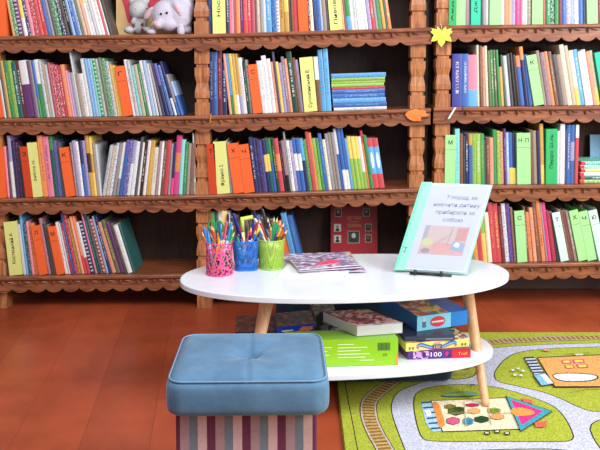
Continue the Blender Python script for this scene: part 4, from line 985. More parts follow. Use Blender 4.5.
zb = on_y(245, 418.5, 1.52).z; ztp = 0.396
ott = empty('ottoman', (OX, OY, 0), math.radians(1.2)); tag(ott, 'storage ottoman with dusty blue velvet top and striped base, in front of the white table', 'ottoman')
cu = obj('cushion', cushion_bm(OW, OD, ztp - zb, 0.018, 0.012, 0.021), VEL, ott, True, (0, 0, zb)); cu['label'] = 'buttoned dusty blue velvet cushion'
bm = nb(); pts = []; rr = 0.032
for cx_, cy_, a0 in ((1, -1, -90), (1, 1, 0), (-1, 1, 90), (-1, -1, 180)):
    for k in range(7):
        a = math.radians(a0 + k * 15)
        pts.append((cx_ * (OW / 2 - rr - .0035) + rr * math.cos(a), cy_ * (OD / 2 - rr - .0035) + rr * math.sin(a), ztp - zb - 0.0045))
pts.append(pts[0]); tube(bm, pts, 0.0018, 8, cap=False); obj('piping', bm, plain((110, 148, 182), 0.8), cu, True)
bm = nb(); ball(bm, (0, 0, ztp - zb - 0.018), (0.009, 0.009, 0.004), 14); obj('button', bm, VEL, cu, True)
# striped fabric
ms, n, l, b = new_mat('striped_fabric')
tc = n.new('ShaderNodeTexCoord'); sp = n.new('ShaderNodeSeparateXYZ'); l.new(tc.outputs['Object'], sp.inputs[0])
def mth(op, a, v=None):
    q = n.new('ShaderNodeMath'); q.operation = op
    for i, u in enumerate((a, v)):
        if u is None: continue
        if isinstance(u, (int, float)): q.inputs[i].default_value = u
        else: l.new(u, q.inputs[i])
    return q.outputs[0]
s0 = mth('FRACT', mth('ADD', mth('MULTIPLY', mth('ADD', sp.outputs[0], sp.outputs[1]), 1 / 0.0742), 20 + 0.62))
cr = n.new('ShaderNodeValToRGB'); cr.color_ramp.interpolation = 'CONSTANT'; e = cr.color_ramp.elements
cols = [(0, (104, 44, 74)), (.24, (166, 134, 140)), (.5, (112, 124, 138)), (.74, (206, 172, 172))]
e[0].position = 0; e[0].color = lin(cols[0][1]); e[1].position = .24; e[1].color = lin(cols[1][1])
for p, c in cols[2:]: q = e.new(p); q.color = lin(c)
l.new(s0, cr.inputs[0])
wv = n.new('ShaderNodeTexNoise'); mp = n.new('ShaderNodeMapping'); mp.inputs['Scale'].default_value = (500, 500, 130); l.new(tc.outputs['Object'], mp.inputs[0]); l.new(mp.outputs[0], wv.inputs['Vector']); wv.inputs['Scale'].default_value = 1
hs = n.new('ShaderNodeHueSaturation'); l.new(cr.outputs[0], hs.inputs['Color']); l.new(mth('ADD', mth('MULTIPLY', wv.outputs['Fac'], 0.5), 0.75), hs.inputs['Value']); l.new(hs.outputs[0], b.inputs['Base Color']); b.inputs['Roughness'].default_value = 0.9
bm = nb(); bx0 = on_y(175, 430, 1.55).x - OX; bx1 = on_y(316, 430, 1.55).x - OX
box(bm, bx0, bx1, -OD / 2 + 0.035, OD / 2 - 0.035, 0.0, zb - 0.0005); o = obj('striped_base', bm, ms, ott); bevel(o, 0.006, 3); o['label'] = 'base covered in vertically striped fabric'

NAVY = velvet((22, 42, 62), (34, 58, 80))
pc = on_z(452, 384, RUGH)
o = obj('floor_cushion', cushion_bm(0.52, 0.26, 0.095, 0.012, 0.004, 0.0, False), NAVY, None, True, (pc.x - 0.26, pc.y + 0.132, RUGH + 0.002)); o.rotation_euler = (0, 0, math.radians(2))
tag(o, 'dark navy velvet floor cushion lying under the lower tier of the white table', 'cushion')
bm = nb(); tube(bm, [(-.25, -.128, .09), (.25, -.128, .09)], 0.002, 6); obj('piping', bm, NAVY, o)
po = empty('pouf', (0.225, 2.83, 0)); tag(po, 'low blue velvet pouf standing behind the white table', 'pouf')
o = obj('cushion', cushion_bm(0.66, 0.20, 0.08, 0.02, 0.006, 0.0, False), velvet((40, 78, 116), (72, 116, 156)), po, True, (0, 0, 0.208))
bm = nb(); box(bm, -0.315, 0.315, -0.085, 0.085, RUGH + .001, 0.207); bevel(obj('base', bm, NAVY, po), 0.008)

# ------------------------------------------------------------------ boxes on the lower tier
def printed(key, cols, scale=60, st=(1, 1, 1)):
    """busy printed picture: blotches of a few colours"""
    k = ('print', key)
    if k in MC: return MC[k]
    m, n, l, b = new_mat('print_' + key)
    tc = n.new('ShaderNodeTexCoord'); vo = n.new('ShaderNodeTexVoronoi'); vo.inputs['Scale'].default_value = scale
    nz = n.new('ShaderNodeTexNoise'); nz.inputs['Scale'].default_value = scale * .5; nz.inputs['Detail'].default_value = 4
    av = n.new('ShaderNodeVectorMath'); av.operation = 'MULTIPLY_ADD'; av.inputs[1].default_value = (.04, .04, .04)
    l.new(tc.outputs['Object'], nz.inputs['Vector']); l.new(nz.outputs['Color'], av.inputs[0]); mp = n.new('ShaderNodeMapping'); mp.inputs['Scale'].default_value = st; mp.inputs['Rotation'].default_value = (0, 0, .15 if st != (1, 1, 1) else 0); l.new(tc.outputs['Object'], mp.inputs[0]); l.new(mp.outputs[0], av.inputs[2]); l.new(av.outputs[0], vo.inputs['Vector'])
    sp = n.new('ShaderNodeSeparateColor'); l.new(vo.outputs['Color'], sp.inputs[0])
    cr = n.new('ShaderNodeValToRGB'); cr.color_ramp.interpolation = 'CONSTANT'; e = cr.color_ramp.elements
    for i, c in enumerate(cols):
        if i < 2: e[i].position = i / len(cols); e[i].color = lin(c)
        else: q = e.new(i / len(cols)); q.color = lin(c)
    l.new(sp.outputs[0], cr.inputs[0]); l.new(cr.outputs[0], b.inputs['Base Color']); b.inputs['Roughness'].default_value = 0.3; b.inputs['Specular IOR Level'].default_value = 0.4
    MC[k] = m; return m
class Crate:
    """box given by lower front-left, front-right corners, a depth vector and a height; children are printed on its faces"""
    def __init__(s, name, fl, fr, dep, h, side, top, label, cat='box', lid=None, grp='boxes on the lower tier'):
        s.o = empty(name, fl); s.fl = Vector((0, 0, 0)); s.e = fr - fl; s.e.z = 0; s.d = Vector(dep); s.h = h
        tag(s.o, label, cat, grp)
        lh = h * (lid or .999)
        bm = nb(); c = [s.fl, s.fl + s.e, s.fl + s.e + s.d, s.fl + s.d]
        slab(bm, c, h * .9985); bmesh.ops.recalc_face_normals(bm, faces=bm.faces[:]); bevel(obj('carton', bm, side, s.o), 0.0008, 1)
        if top:
            bm = nb(); n_ = 0.0006; slab(bm, [p + Vector((0, 0, h * .9985)) for p in c], n_); bmesh.ops.recalc_face_normals(bm, faces=bm.faces[:]); obj('lid_print', bm, top, s.o)
        s.nrm = Vector((s.e.y, -s.e.x, 0)).normalized()
    def F(s, u, v, out=0.0006): return s.fl + s.e * u + Vector((0, 0, s.h * v)) + s.nrm * out
    def T(s, u, v, out=0.0014): return s.fl + s.e * u + s.d * v + Vector((0, 0, s.h + out))
    def patch(s, name, pts, m, face='F', out=0.0005, lab=None):
        bm = nb(); fn = s.F if face == 'F' else (lambda u, v, out: s.T(u, v, out + .001))
        A = [bm.verts.new(fn(u, v, out)) for u, v in pts]; bm.faces.new(A); bmesh.ops.recalc_face_normals(bm, faces=bm.faces[:])
        f = bm.faces[:][0] if False else None
        o = obj(name, bm, m, s.o)
        if lab: o['label'] = lab
        return o
    def write(s, name, body, u, v, size, ln, m, out=0.0012):
        bm = nb(); eu = s.e.normalized(); org_ = s.F(u, v, out)
        text(bm, body, lambda a, b_: org_ + eu * a + Vector((0, 0, b_)), size, ln)
        return obj(name, bm, m, s.o)
def R4(u0, v0, u1, v1): return [(u0, v0), (u1, v0), (u1, v1), (u0, v1)]
def oval(u, v, ru, rv, n_=14): return [(u + ru * math.cos(2 * math.pi * i / n_), v + rv * math.sin(2 * math.pi * i / n_)) for i in range(n_)]
zL = LT + 0.0006
# green puzzle box
fr = on_z(398, 365, zL); fl = Vector((-0.06, fr.y - 0.075, zL)); fl = Vector((fr.x - 0.33, fr.y - 0.022, zL))
g = Crate('game_box', fl, fr, (-0.012, 0.078, 0), 0.082, plain((150, 206, 36), 0.35), plain((142, 196, 60), 0.35), 'lime green game box under the white-sided box, at the front of the lower tier')
for i, (a, c) in enumerate(((.44, .60), (.44, .72), (.44, .66), (.44, .74), (.44, .70), (.64, .78))):
    g.patch('printed_lines', R4(a + .01, .80 - i * .12, c, .83 - i * .12), plain((236, 240, 200)))
for i, (a, c) in enumerate(((.2, .4), (.2, .36), (.2, .38), (.2, .34))): g.patch('printed_lines', R4(a, .7 - i * .14, c, .73 - i * .14), plain((230, 238, 190)))
g.patch('barcode', R4(.81, .55, .93, .86), plain((120, 170, 60)))
for i in range(9): g.patch('barcode_bar', R4(.82 + i * .0118, .57, .826 + i * .0118, .84), plain((40, 62, 24)), out=.0009)
g.write('printed_mark', 'CE', .88, .36, .007, .012, plain((40, 60, 24)))
g.patch('corner_print', [(.975, .02), (1, .02), (1, .55), (.985, .35)], plain((240, 150, 60)))
# white-sided box with pink picture
z2 = zL + 0.0842
fl = on_z(357, 336.4, z2); fr = on_z(402.5, 333, z2); bl_ = on_z(323, 321.5, z2)
wbx = Crate('puzzle_box', fl, fr, bl_ - fl, 0.031, plain((224, 222, 228), 0.4), printed('rose', [(206, 96, 112), (232, 176, 176), (150, 60, 80), (238, 214, 200), (120, 90, 90)], 70), 'flat white-sided box with pink picture lid, lying on the lime green box', lid=1)
wbx.patch('lid_border', R4(0, 0, 1, .04), plain((240, 236, 238)), 'T')
# red and purple jigsaw box, then yellow, dark, blue
fl = on_z(407.6, 359.6, zL); fr = on_z(470.5, 357.4, zL)
rp = Crate('jigsaw_box', fl, fr, (-0.035, 0.14, 0), 0.026, plain((92, 42, 128), 0.3), plain((130, 40, 90), 0.35), 'red and purple jigsaw box numbered 100, lowest of the right-hand pile')
rp.patch('red_panel', R4(.70, 0, 1, 1), plain((208, 30, 54), 0.3)); rp.patch('picture', R4(.09, .02, .34, .98), printed('pony', [(206, 140, 206), (120, 70, 170), (240, 200, 236), (90, 50, 140)], 120))
for u, v, ru, rv, c in ((.18, .55, .045, .38, (214, 150, 214)), (.26, .5, .03, .34, (58, 36, 92)), (.62, .55, .025, .3, (206, 40, 120)), (.66, .3, .03, .2, (60, 30, 110))): rp.patch('picture_shape', oval(u, v, ru, rv), plain(c, .35), out=.001)
rp.write('printed_number', '100', .45, .28, .0145, .034, plain((244, 240, 250)), .0016); rp.write('printed_brand', 'Trefl', .87, .36, .0095, .028, plain((246, 190, 60)), .0016)
z3 = zL + 0.0272
fl = on_z(405.8, 351.8, z3); fr = on_z(469, 346.6, z3)
yb = Crate('game_box', fl, fr, (-0.03, 0.16, 0), 0.026, plain((240, 222, 120), 0.3), printed('village', [(120, 110, 70), (210, 180, 110), (90, 70, 60), (180, 90, 70), (230, 220, 180)], 80), 'yellow box with a blue rainbow-striped ribbon, lying on the red and purple one')
def arc(m, pts, wd, nm, out):
    bm = nb(); Pp = [yb.F(u, v, out) for u, v in curve([tuple(p) for p in pts], 5)]
    for a, c in zip(Pp, Pp[1:]):
        up = Vector((0, 0, wd / 2)); bm.faces.new([bm.verts.new(q) for q in (a - up, c - up, c + up, a + up)])
    obj(nm, bm, m, yb.o)
for k, c in enumerate(((60, 90, 190), (110, 190, 230), (140, 80, 170))):
    arc(plain(c, .3), [(.20, .25 - .0), (.17, .62 - k * .1), (.24, .84 - k * .16), (.34, .56 - k * .15), (.42, .34 - k * .1)], .0045 - k * .001, 'ribbon_print', .001 + .0003 * k)
    arc(plain(c, .3), [(.55, .34 - k * .1), (.64, .60 - k * .15), (.74, .86 - k * .16), (.80, .60 - k * .1), (.77, .24)], .0045 - k * .001, 'ribbon_print', .001 + .0003 * k)
yb.patch('badge_print', R4(.415, .12, .56, .62), plain((70, 74, 130)), out=.0022); yb.write('printed_badge', '100', .487, .2, .0085, .020, plain((236, 210, 120)), .0028)
yb.patch('picture_shape', oval(.49, .78, .06, .13), plain((226, 150, 160)), out=.001)
for u in (.06, .11, .89, .94): yb.patch('picture_shape', oval(u, .36, .016, .18, 8), plain((120, 112, 60)), out=.001)
z4 = z3 + 0.0272
fl = on_z(404.5, 341.5, z4); fr = on_z(453.5, 338.5, z4)
dk_ = Crate('book_box', fl, Vector((fl.x + .155, fl.y + .01, z4)), (-0.02, 0.12, 0), 0.015, plain((52, 62, 88), 0.4), plain((40, 48, 70), 0.4), 'thin dark slate box squeezed between the yellow and the bright blue one')
dk_.patch('pale_strip', R4(.42, .25, .97, .55), plain((120, 130, 156)))
z5 = z4 + 0.0162
fl = on_z(417, 331.4, z5); fr = on_z(467.5, 324.4, z5); bl_ = on_z(380.5, 307, z5)
bb = Crate('game_box', fl, fr, (bl_ - fl), 0.047, plain((40, 128, 216), 0.28), plain((30, 100, 200), 0.3), 'bright blue game box with cyan front end, topmost of the right-hand pile')
bb.patch('cyan_end', R4(0, 0, .66, 1), plain((132, 212, 240), 0.3)); bb.patch('picture_lid', R4(.0, .0, .62, 1), printed('circus', [(226, 210, 190), (206, 96, 90), (236, 200, 110), (90, 130, 120), (180, 140, 190)], 55), 'T')
bb.patch('red_badge', oval(.40, .5, .15, .36), plain((216, 60, 80)), out=.001); bb.patch('badge_bar', R4(.28, .44, .52, .56), plain((240, 214, 226)), out=.0015)
bb.patch('figure_print', R4(.1, .2, .17, .6), plain((90, 116, 150)), out=.001); bb.patch('figure_head', oval(.135, .7, .03, .13, 10), plain((200, 214, 224)), out=.001)
# lilac box at the back
fl = on_z(452, 334, zL + .055); 
# pile at the left
zl = zL
fl = Vector((-0.205, 2.335, zl)); fr = Vector((0.02, 2.345, zl))
o1 = Crate('game_box', fl, fr, (-0.01, 0.155, 0), 0.056, plain((60, 40, 52), 0.4), printed('wine', [(110, 60, 76), (60, 40, 54), (150, 90, 104), (80, 60, 60)], 70), 'dark wine-coloured box beside the table leg, under the blue box', )
z6 = zl + 0.057
fl = on_z(277, 336.5, z6); fr = on_z(315, 332.5, z6)
o2 = Crate('toy_box', fl, fr, (-0.012, 0.13, 0), 0.030, plain((38, 66, 176), 0.3), printed('wheels', [(46, 60, 50), (110, 70, 50), (60, 90, 70), (150, 120, 80), (30, 34, 44)], 60), 'small blue box with an orange flame-like print, between table leg and green box')
o2.patch('orange_print', [(.55, .25), (.72, .35), (.82, .25), (.97, .5), (.9, .62), (.99, .8), (.8, .72), (.68, .8), (.6, .6)], plain((236, 120, 60)), out=.001)
o2.patch('white_print', R4(.12, .45, .42, .58), plain((220, 224, 236)), out=.001)
bm = nb(); a0 = on_z(318, 333, z6 - .03); c = [Vector((0.045, 2.40, zl)), Vector((0.115, 2.43, zl)), Vector((0.11, 2.52, zl)), Vector((0.035, 2.5, zl))]
slab(bm, c, 0.096); bmesh.ops.recalc_face_normals(bm, faces=bm.faces[:]); o = obj('book_box', bm, printed('slate', [(120, 130, 142), (70, 80, 92), (170, 176, 182), (90, 100, 84)], 60)); tag(o, 'grey patterned box standing behind the lime green box', 'box', 'boxes on the lower tier')

# ------------------------------------------------------------------ magazines on the table top
def sheet(name, quad, z, th, m, label, cat, grp=None, edge=None):
    c = [on_z(x, y, z) for x, y in quad]; o_ = sum(c, Vector()) / 4
    bm = nb(); slab(bm, [p - o_ for p in c], th); bmesh.ops.recalc_face_normals(bm, faces=bm.faces[:])
    o = obj(name, bm, [m], None, False, o_); tag(o, label, cat, grp)
    if edge:
        q = nb(); cc = [p - o_ for p in c]; k = .985; slab(q, [p * k + Vector((0, 0, th)) for p in cc], 0.0004); bmesh.ops.recalc_face_normals(q, faces=q.faces[:]); obj('cover', q, edge, o)
    return o
zz = TZ + 0.0006
PW = plain((240, 240, 244), 0.6)
sheet('paper_sheet', [(278, 276.5), (341, 279.5), (352, 268), (290, 262)], zz, 0.0026, PW, 'white paper sheet under the magazines, reaching closest to the front of the tabletop', 'paper', 'papers under the magazines')
sheet('paper_sheet', [(284, 273), (346, 276), (355, 264), (293, 259)], zz + .0028, 0.0026, PW, 'white paper sheet lying directly under the magazine pile', 'paper', 'papers under the magazines')
zz += 0.0058
cols = [('a', [(90, 80, 130), (200, 190, 214), (60, 50, 80), (160, 60, 90)]), ('b', [(150, 120, 90), (210, 200, 190), (90, 80, 110), (190, 150, 60)]), ('c', [(100, 86, 150), (206, 200, 224), (54, 46, 70), (200, 70, 100), (150, 140, 190)]),
        ('d', [(186, 120, 60), (230, 214, 190), (120, 60, 60), (90, 110, 80)]), ('e', [(104, 92, 156), (200, 196, 216), (60, 54, 76), (150, 140, 176), (120, 110, 160), (222, 218, 228), (176, 96, 120), (84, 76, 116)])]
qs = [[(300, 272.5), (367, 271.5), (352, 258), (291, 258.5)], [(298, 272), (361, 268), (352, 255), (289, 257)], [(299, 272), (362, 268), (350, 254.5), (287, 256)], [(301, 270), (358, 266), (350, 252.5), (290, 254.5)], [(299.5, 270.5), (359.5, 265.5), (344, 253), (284, 254.5)]]
labs = ['crumpled magazine at the very bottom of the pile, its corner showing on the right', 'thin magazine second from the bottom of the pile on the tabletop', 'magazine in the middle of the pile on the tabletop',
        'orange-edged magazine just under the topmost one of the pile', 'violet and grey patterned magazine, topmost of the pile on the tabletop']
for i in range(5):
    sheet('magazine', qs[i], zz, 0.0027, plain((206, 196, 206), 0.6), labs[i], 'magazine', 'magazines on the tabletop', printed('mag' + cols[i][0], cols[i][1], 60, (1, 3.2, 1)))
    zz += 0.0034
o = bpy.data.objects['magazine.004'] if 'magazine.004' in bpy.data.objects else None
if o:
    q = nb(); c = [on_z(x, y, zz) - o.location for x, y in ((311, 266), (341, 262.2), (342, 260.2), (329, 259.5), (318, 263))]; f = q.faces.new([q.verts.new(p) for p in c]); bmesh.ops.recalc_face_normals(q, faces=q.faces[:])
    k = obj('cover_picture', q, plain((220, 66, 104)), o)

# ------------------------------------------------------------------ display folder on its stand
BL, BR = Vector((0.3015, 2.385, TZ + 0.010)), Vector((0.521, 2.335, TZ + 0.010))
E1 = BR - BL; E2 = Vector((0.100, 0.095, 0.268)); NR = E1.cross(E2).normalized()
if NR.y > 0: NR = -NR
def FP(u, v, o_=0.0): return BL + E1 * u + E2 * v + NR * o_
fo = empty('display_folder', BL); tag(fo, 'clear display folder with mint green spine and printed page, propped on the white table', 'folder')
def fplate(name, u0, v0, u1, v1, o0, o1, m):
    bm = nb(); A = [bm.verts.new(FP(u, v, o0) - BL) for u, v in R4(u0, v0, u1, v1)]; B = [bm.verts.new(FP(u, v, o1) - BL) for u, v in R4(u0, v0, u1, v1)]
    bm.faces.new(A); bm.faces.new(B[::-1])
    for i in range(4): bm.faces.new((A[i], B[i], B[(i + 1) % 4], A[(i + 1) % 4]))
    bmesh.ops.recalc_face_normals(bm, faces=bm.faces[:]); return obj(name, bm, m, fo)
fplate('back_cover', 0, 0, 1, 1, -0.010, -0.0085, plain((140, 216, 196), 0.35))
fplate('page_block', .06, .015, .975, .985, -0.0084, -0.002, plain((214, 218, 232), 0.6))
pgo = fplate('printed_page', .15, .03, .965, .97, -0.0019, -0.0012, plain((178, 184, 206), 0.6))
sp_ = fplate('spine_strip', -.004, -.001, .145, 1.001, -0.0083, 0.0012, plain((112, 216, 184), 0.3)); sp_['label'] = 'mint green spine strip'
for i in range(7):
    q = nb(); v = .12 + i * .13
    A = [q.verts.new(FP(.022 + a * .014, v + b_ * .010, .0016) - BL) for a, b_ in ((0, 0), (1, 0), (1, 1), (0, 1))]; q.faces.new(A); bmesh.ops.recalc_face_normals(q, faces=q.faces[:]); obj('punched_slot', q, plain((50, 120, 104)), sp_)
q = nb(); text(q, 'A4', lambda a, b_: FP(.085 - b_ / E1.length, .22 + a / E2.length, .0016) - BL, .010, .022); obj('printed_mark', q, plain((30, 90, 76)), sp_)
q = nb()
for s_, v, u0, u1 in (('7 порад, як', .815, .42, .86), ('навчити дитину', .73, .27, .92), ('прибирати за', .645, .33, .87), ('собою', .56, .46, .74)):
    text(q, s_, lambda a, b_: FP((u0 + u1) / 2 + a / E1.length, v + b_ / E2.length, -.0008) - BL, .0135, (u1 - u0) * E1.length)
obj('printed_title', q, plain((40, 50, 88), 0.6), pgo)
pu0, pu1, pv0, pv1 = .25, .87, .19, .51
def pic(name, pts, c, o_):
    q = nb(); f = q.faces.new([q.verts.new(FP(pu0 + (pu1 - pu0) * u, pv0 + (pv1 - pv0) * v, o_) - BL) for u, v in pts]); bmesh.ops.recalc_face_normals(q, faces=q.faces[:]); return obj(name, q, plain(c, .6), pgo)
pic('printed_picture', R4(0, 0, 1, 1), (178, 152, 154), -.0009)
pic('picture_floor', [(0, 0), (1, 0), (1, .28), (.3, .42), (0, .2)], (184, 134, 126), -.0007)
pic('picture_curtain', R4(0, .45, .1, 1), (140, 130, 146), -.0006); pic('picture_poster', R4(.74, .5, .98, .95), (176, 104, 104), -.0006)
pic('picture_carpet', oval(.5, .28, .26, .14), (190, 120, 118), -.0005); pic('picture_chair', oval(.14, .42, .14, .14), (176, 176, 110), -.0005); pic('picture_shadow', oval(.15, .12, .1, .08), (96, 92, 112), -.0004)
pic('picture_sofa', [(.68, .2), (.98, .12), (.99, .42), (.72, .5)], (110, 134, 176), -.0004); pic('picture_blanket', [(.74, .32), (.86, .26), (.88, .4), (.78, .46)], (196, 210, 232), -.0003)
for a, c_ in (((.34, .3), (.62, .75)), ((.62, .95), (.58, .3)), ((.3, .35), (.5, .6))): pic('picture_line', [(a[0], a[1]), (a[0] + .012, a[1]), (c_[0] + .012, c_[1]), (c_[0], c_[1])], (110, 96, 110), -.0003)
# clear plastic front with soft reflections
mg_, n, l, b = new_mat('clear_film'); b.inputs['Base Color'].default_value = (0.92, 0.96, 1, 1); b.inputs['Roughness'].default_value = 0.22; b.inputs['Alpha'].default_value = 0.10; b.inputs['Specular IOR Level'].default_value = 0.8
fplate('clear_cover', .03, -.002, 1.012, .992, 0.0013, 0.0017, mg_)
# stand
st = empty('book_stand', (BL.x, BL.y, TZ)); tag(st, 'small black wire stand holding the display folder upright', 'stand'); BLK = plain((26, 26, 30), 0.4)
o3 = Vector((BL.x, BL.y, TZ))
def sp2(u, dy, z): 
    p = BL + E1 * u; return Vector((p.x, p.y, TZ)) + Vector((E1.y, -E1.x, 0)).normalized() * dy * (1 if True else 1) + Vector((0, 0, z)) - o3
for u in (.30, .66):
    bm = nb(); tube(bm, [sp2(u, -0.055, .005), sp2(u, 0.020, .005), sp2(u, 0.022, .009), sp2(u, 0.019, .019)], 0.0042, 8); obj('foot', bm, BLK, st, True)
    bm = nb(); tube(bm, [sp2(u, -0.022, .008), sp2(u, -0.058, .06)], 0.003, 8); obj('back_support', bm, BLK, st, True)
bm = nb(); tube(bm, [sp2(.22, 0.010, .0045), sp2(.80, 0.010, .0045)], 0.0042, 8); obj('crossbar', bm, BLK, st, True)

# ------------------------------------------------------------------ pen cups
def cup_mat(kind, rgb):
    m, n, l, b = new_mat('cup_' + kind); b.inputs['Base Color'].default_value = lin(rgb); b.inputs['Roughness'].default_value = 0.35
    tc = n.new('ShaderNodeTexCoord'); tr = n.new('ShaderNodeBsdfTransparent'); mx = n.new('ShaderNodeMixShader')
    out = n['Material Output']
    if kind == 'pink':
        vo = n.new('ShaderNodeTexVoronoi'); vo.inputs['Scale'].default_value = 105; vo.inputs['Randomness'].default_value = 0.85; l.new(tc.outputs['Object'], vo.inputs['Vector'])
        c = n.new('ShaderNodeMath'); c.operation = 'GREATER_THAN'; c.inputs[1].default_value = 0.50; l.new(vo.outputs['Distance'], c.inputs[0]); l.new(c.outputs[0], mx.inputs[0])
    else:
        mp = n.new('ShaderNodeMapping'); mp.inputs['Rotation'].default_value = (0, 0, 0); l.new(tc.outputs['Object'], mp.inputs[0])
        ck = n.new('ShaderNodeTexVoronoi'); ck.inputs['Scale'].default_value = 420; ck.inputs['Randomness'].default_value = 0.1; l.new(mp.outputs[0], ck.inputs['Vector'])
        c = n.new('ShaderNodeMath'); c.operation = 'GREATER_THAN'; c.inputs[1].default_value = 0.50 if kind == 'blue' else 0.44; l.new(ck.outputs['Distance'], c.inputs[0]); l.new(c.outputs[0], mx.inputs[0])
    l.new(tr.outputs[0], mx.inputs[1]); l.new(b.outputs[0], mx.inputs[2]); l.new(mx.outputs[0], out.inputs[0])
    return m
def shell_cup(name, c, r0, r1, h, m, solid, label, square=False, rz=0):
    """open cup with wall thickness"""
    t = empty(name, (c.x, c.y, TZ), rz); tag(t, label, 'pen cup', 'pen cups on the tabletop')
    N = 48
    def pt(r, i, z):
        a = 2 * math.pi * i / N
        if square:
            k = 5.0; cx_, sy_ = math.cos(a), math.sin(a); q = (abs(cx_) ** k + abs(sy_) ** k) ** (-1 / k); return (r * q * cx_, r * q * sy_, z)
        return (r * math.cos(a), r * math.sin(a), z)
    def ring(bm, r, z): return [bm.verts.new(pt(r, i, z)) for i in range(N)]
    bm = nb(); R = [ring(bm, r0 + (r1 - r0) * f, 0.004 + (h - 0.004) * f) for f in (0, .33, .66, 1)]; R += [ring(bm, r0 + (r1 - r0) * f - 0.0015, 0.004 + (h - 0.004) * f) for f in (1, 0)]
    for a, b_ in zip(R, R[1:]):
        for i in range(N): bm.faces.new((a[i], a[(i + 1) % N], b_[(i + 1) % N], b_[i]))
    obj('wall', bm, m, t, True)
    bm = nb(); a, b_ = ring(bm, r0, 0.0005), ring(bm, r0, 0.004)
    for i in range(N): bm.faces.new((a[i], a[(i + 1) % N], b_[(i + 1) % N], b_[i]))
    bm.faces.new(a[::-1]); bm.faces.new(b_); obj('bottom', bm, solid, t)
    for z, r in ((h, r1), (0.003, r0)):
        bm = nb(); tube(bm, [pt(r - .0007, i, z) for i in range(N)] + [pt(r - .0007, 0, z)], 0.0018, 8, cap=False); obj('rim', bm, solid, t, True)
    return t
CP = [(on_z(219.5, 273.5, TZ), 0.0425, 0.0425, .103), (on_z(246.2, 268.5, TZ), 0.036, 0.041, .096), (on_z(271.2, 267.5, TZ), 0.040, 0.0445, .096)]
PKc, BLc, GRc = (222, 84, 138), (38, 116, 204), (166, 206, 74)
cups = [shell_cup('pen_cup', *CP[0], cup_mat('pink', PKc), plain(PKc, .35), 'round pink pen cup with punched flower holes, nearest the rounded table end'),
        shell_cup('pen_cup', *CP[1], cup_mat('blue', BLc), plain(BLc, .35), 'square blue mesh pen cup between the pink and the green one', True, math.radians(4)),
        shell_cup('pen_cup', *CP[2], cup_mat('green', GRc), plain(GRc, .35), 'round lime green mesh pen cup beside the magazines')]
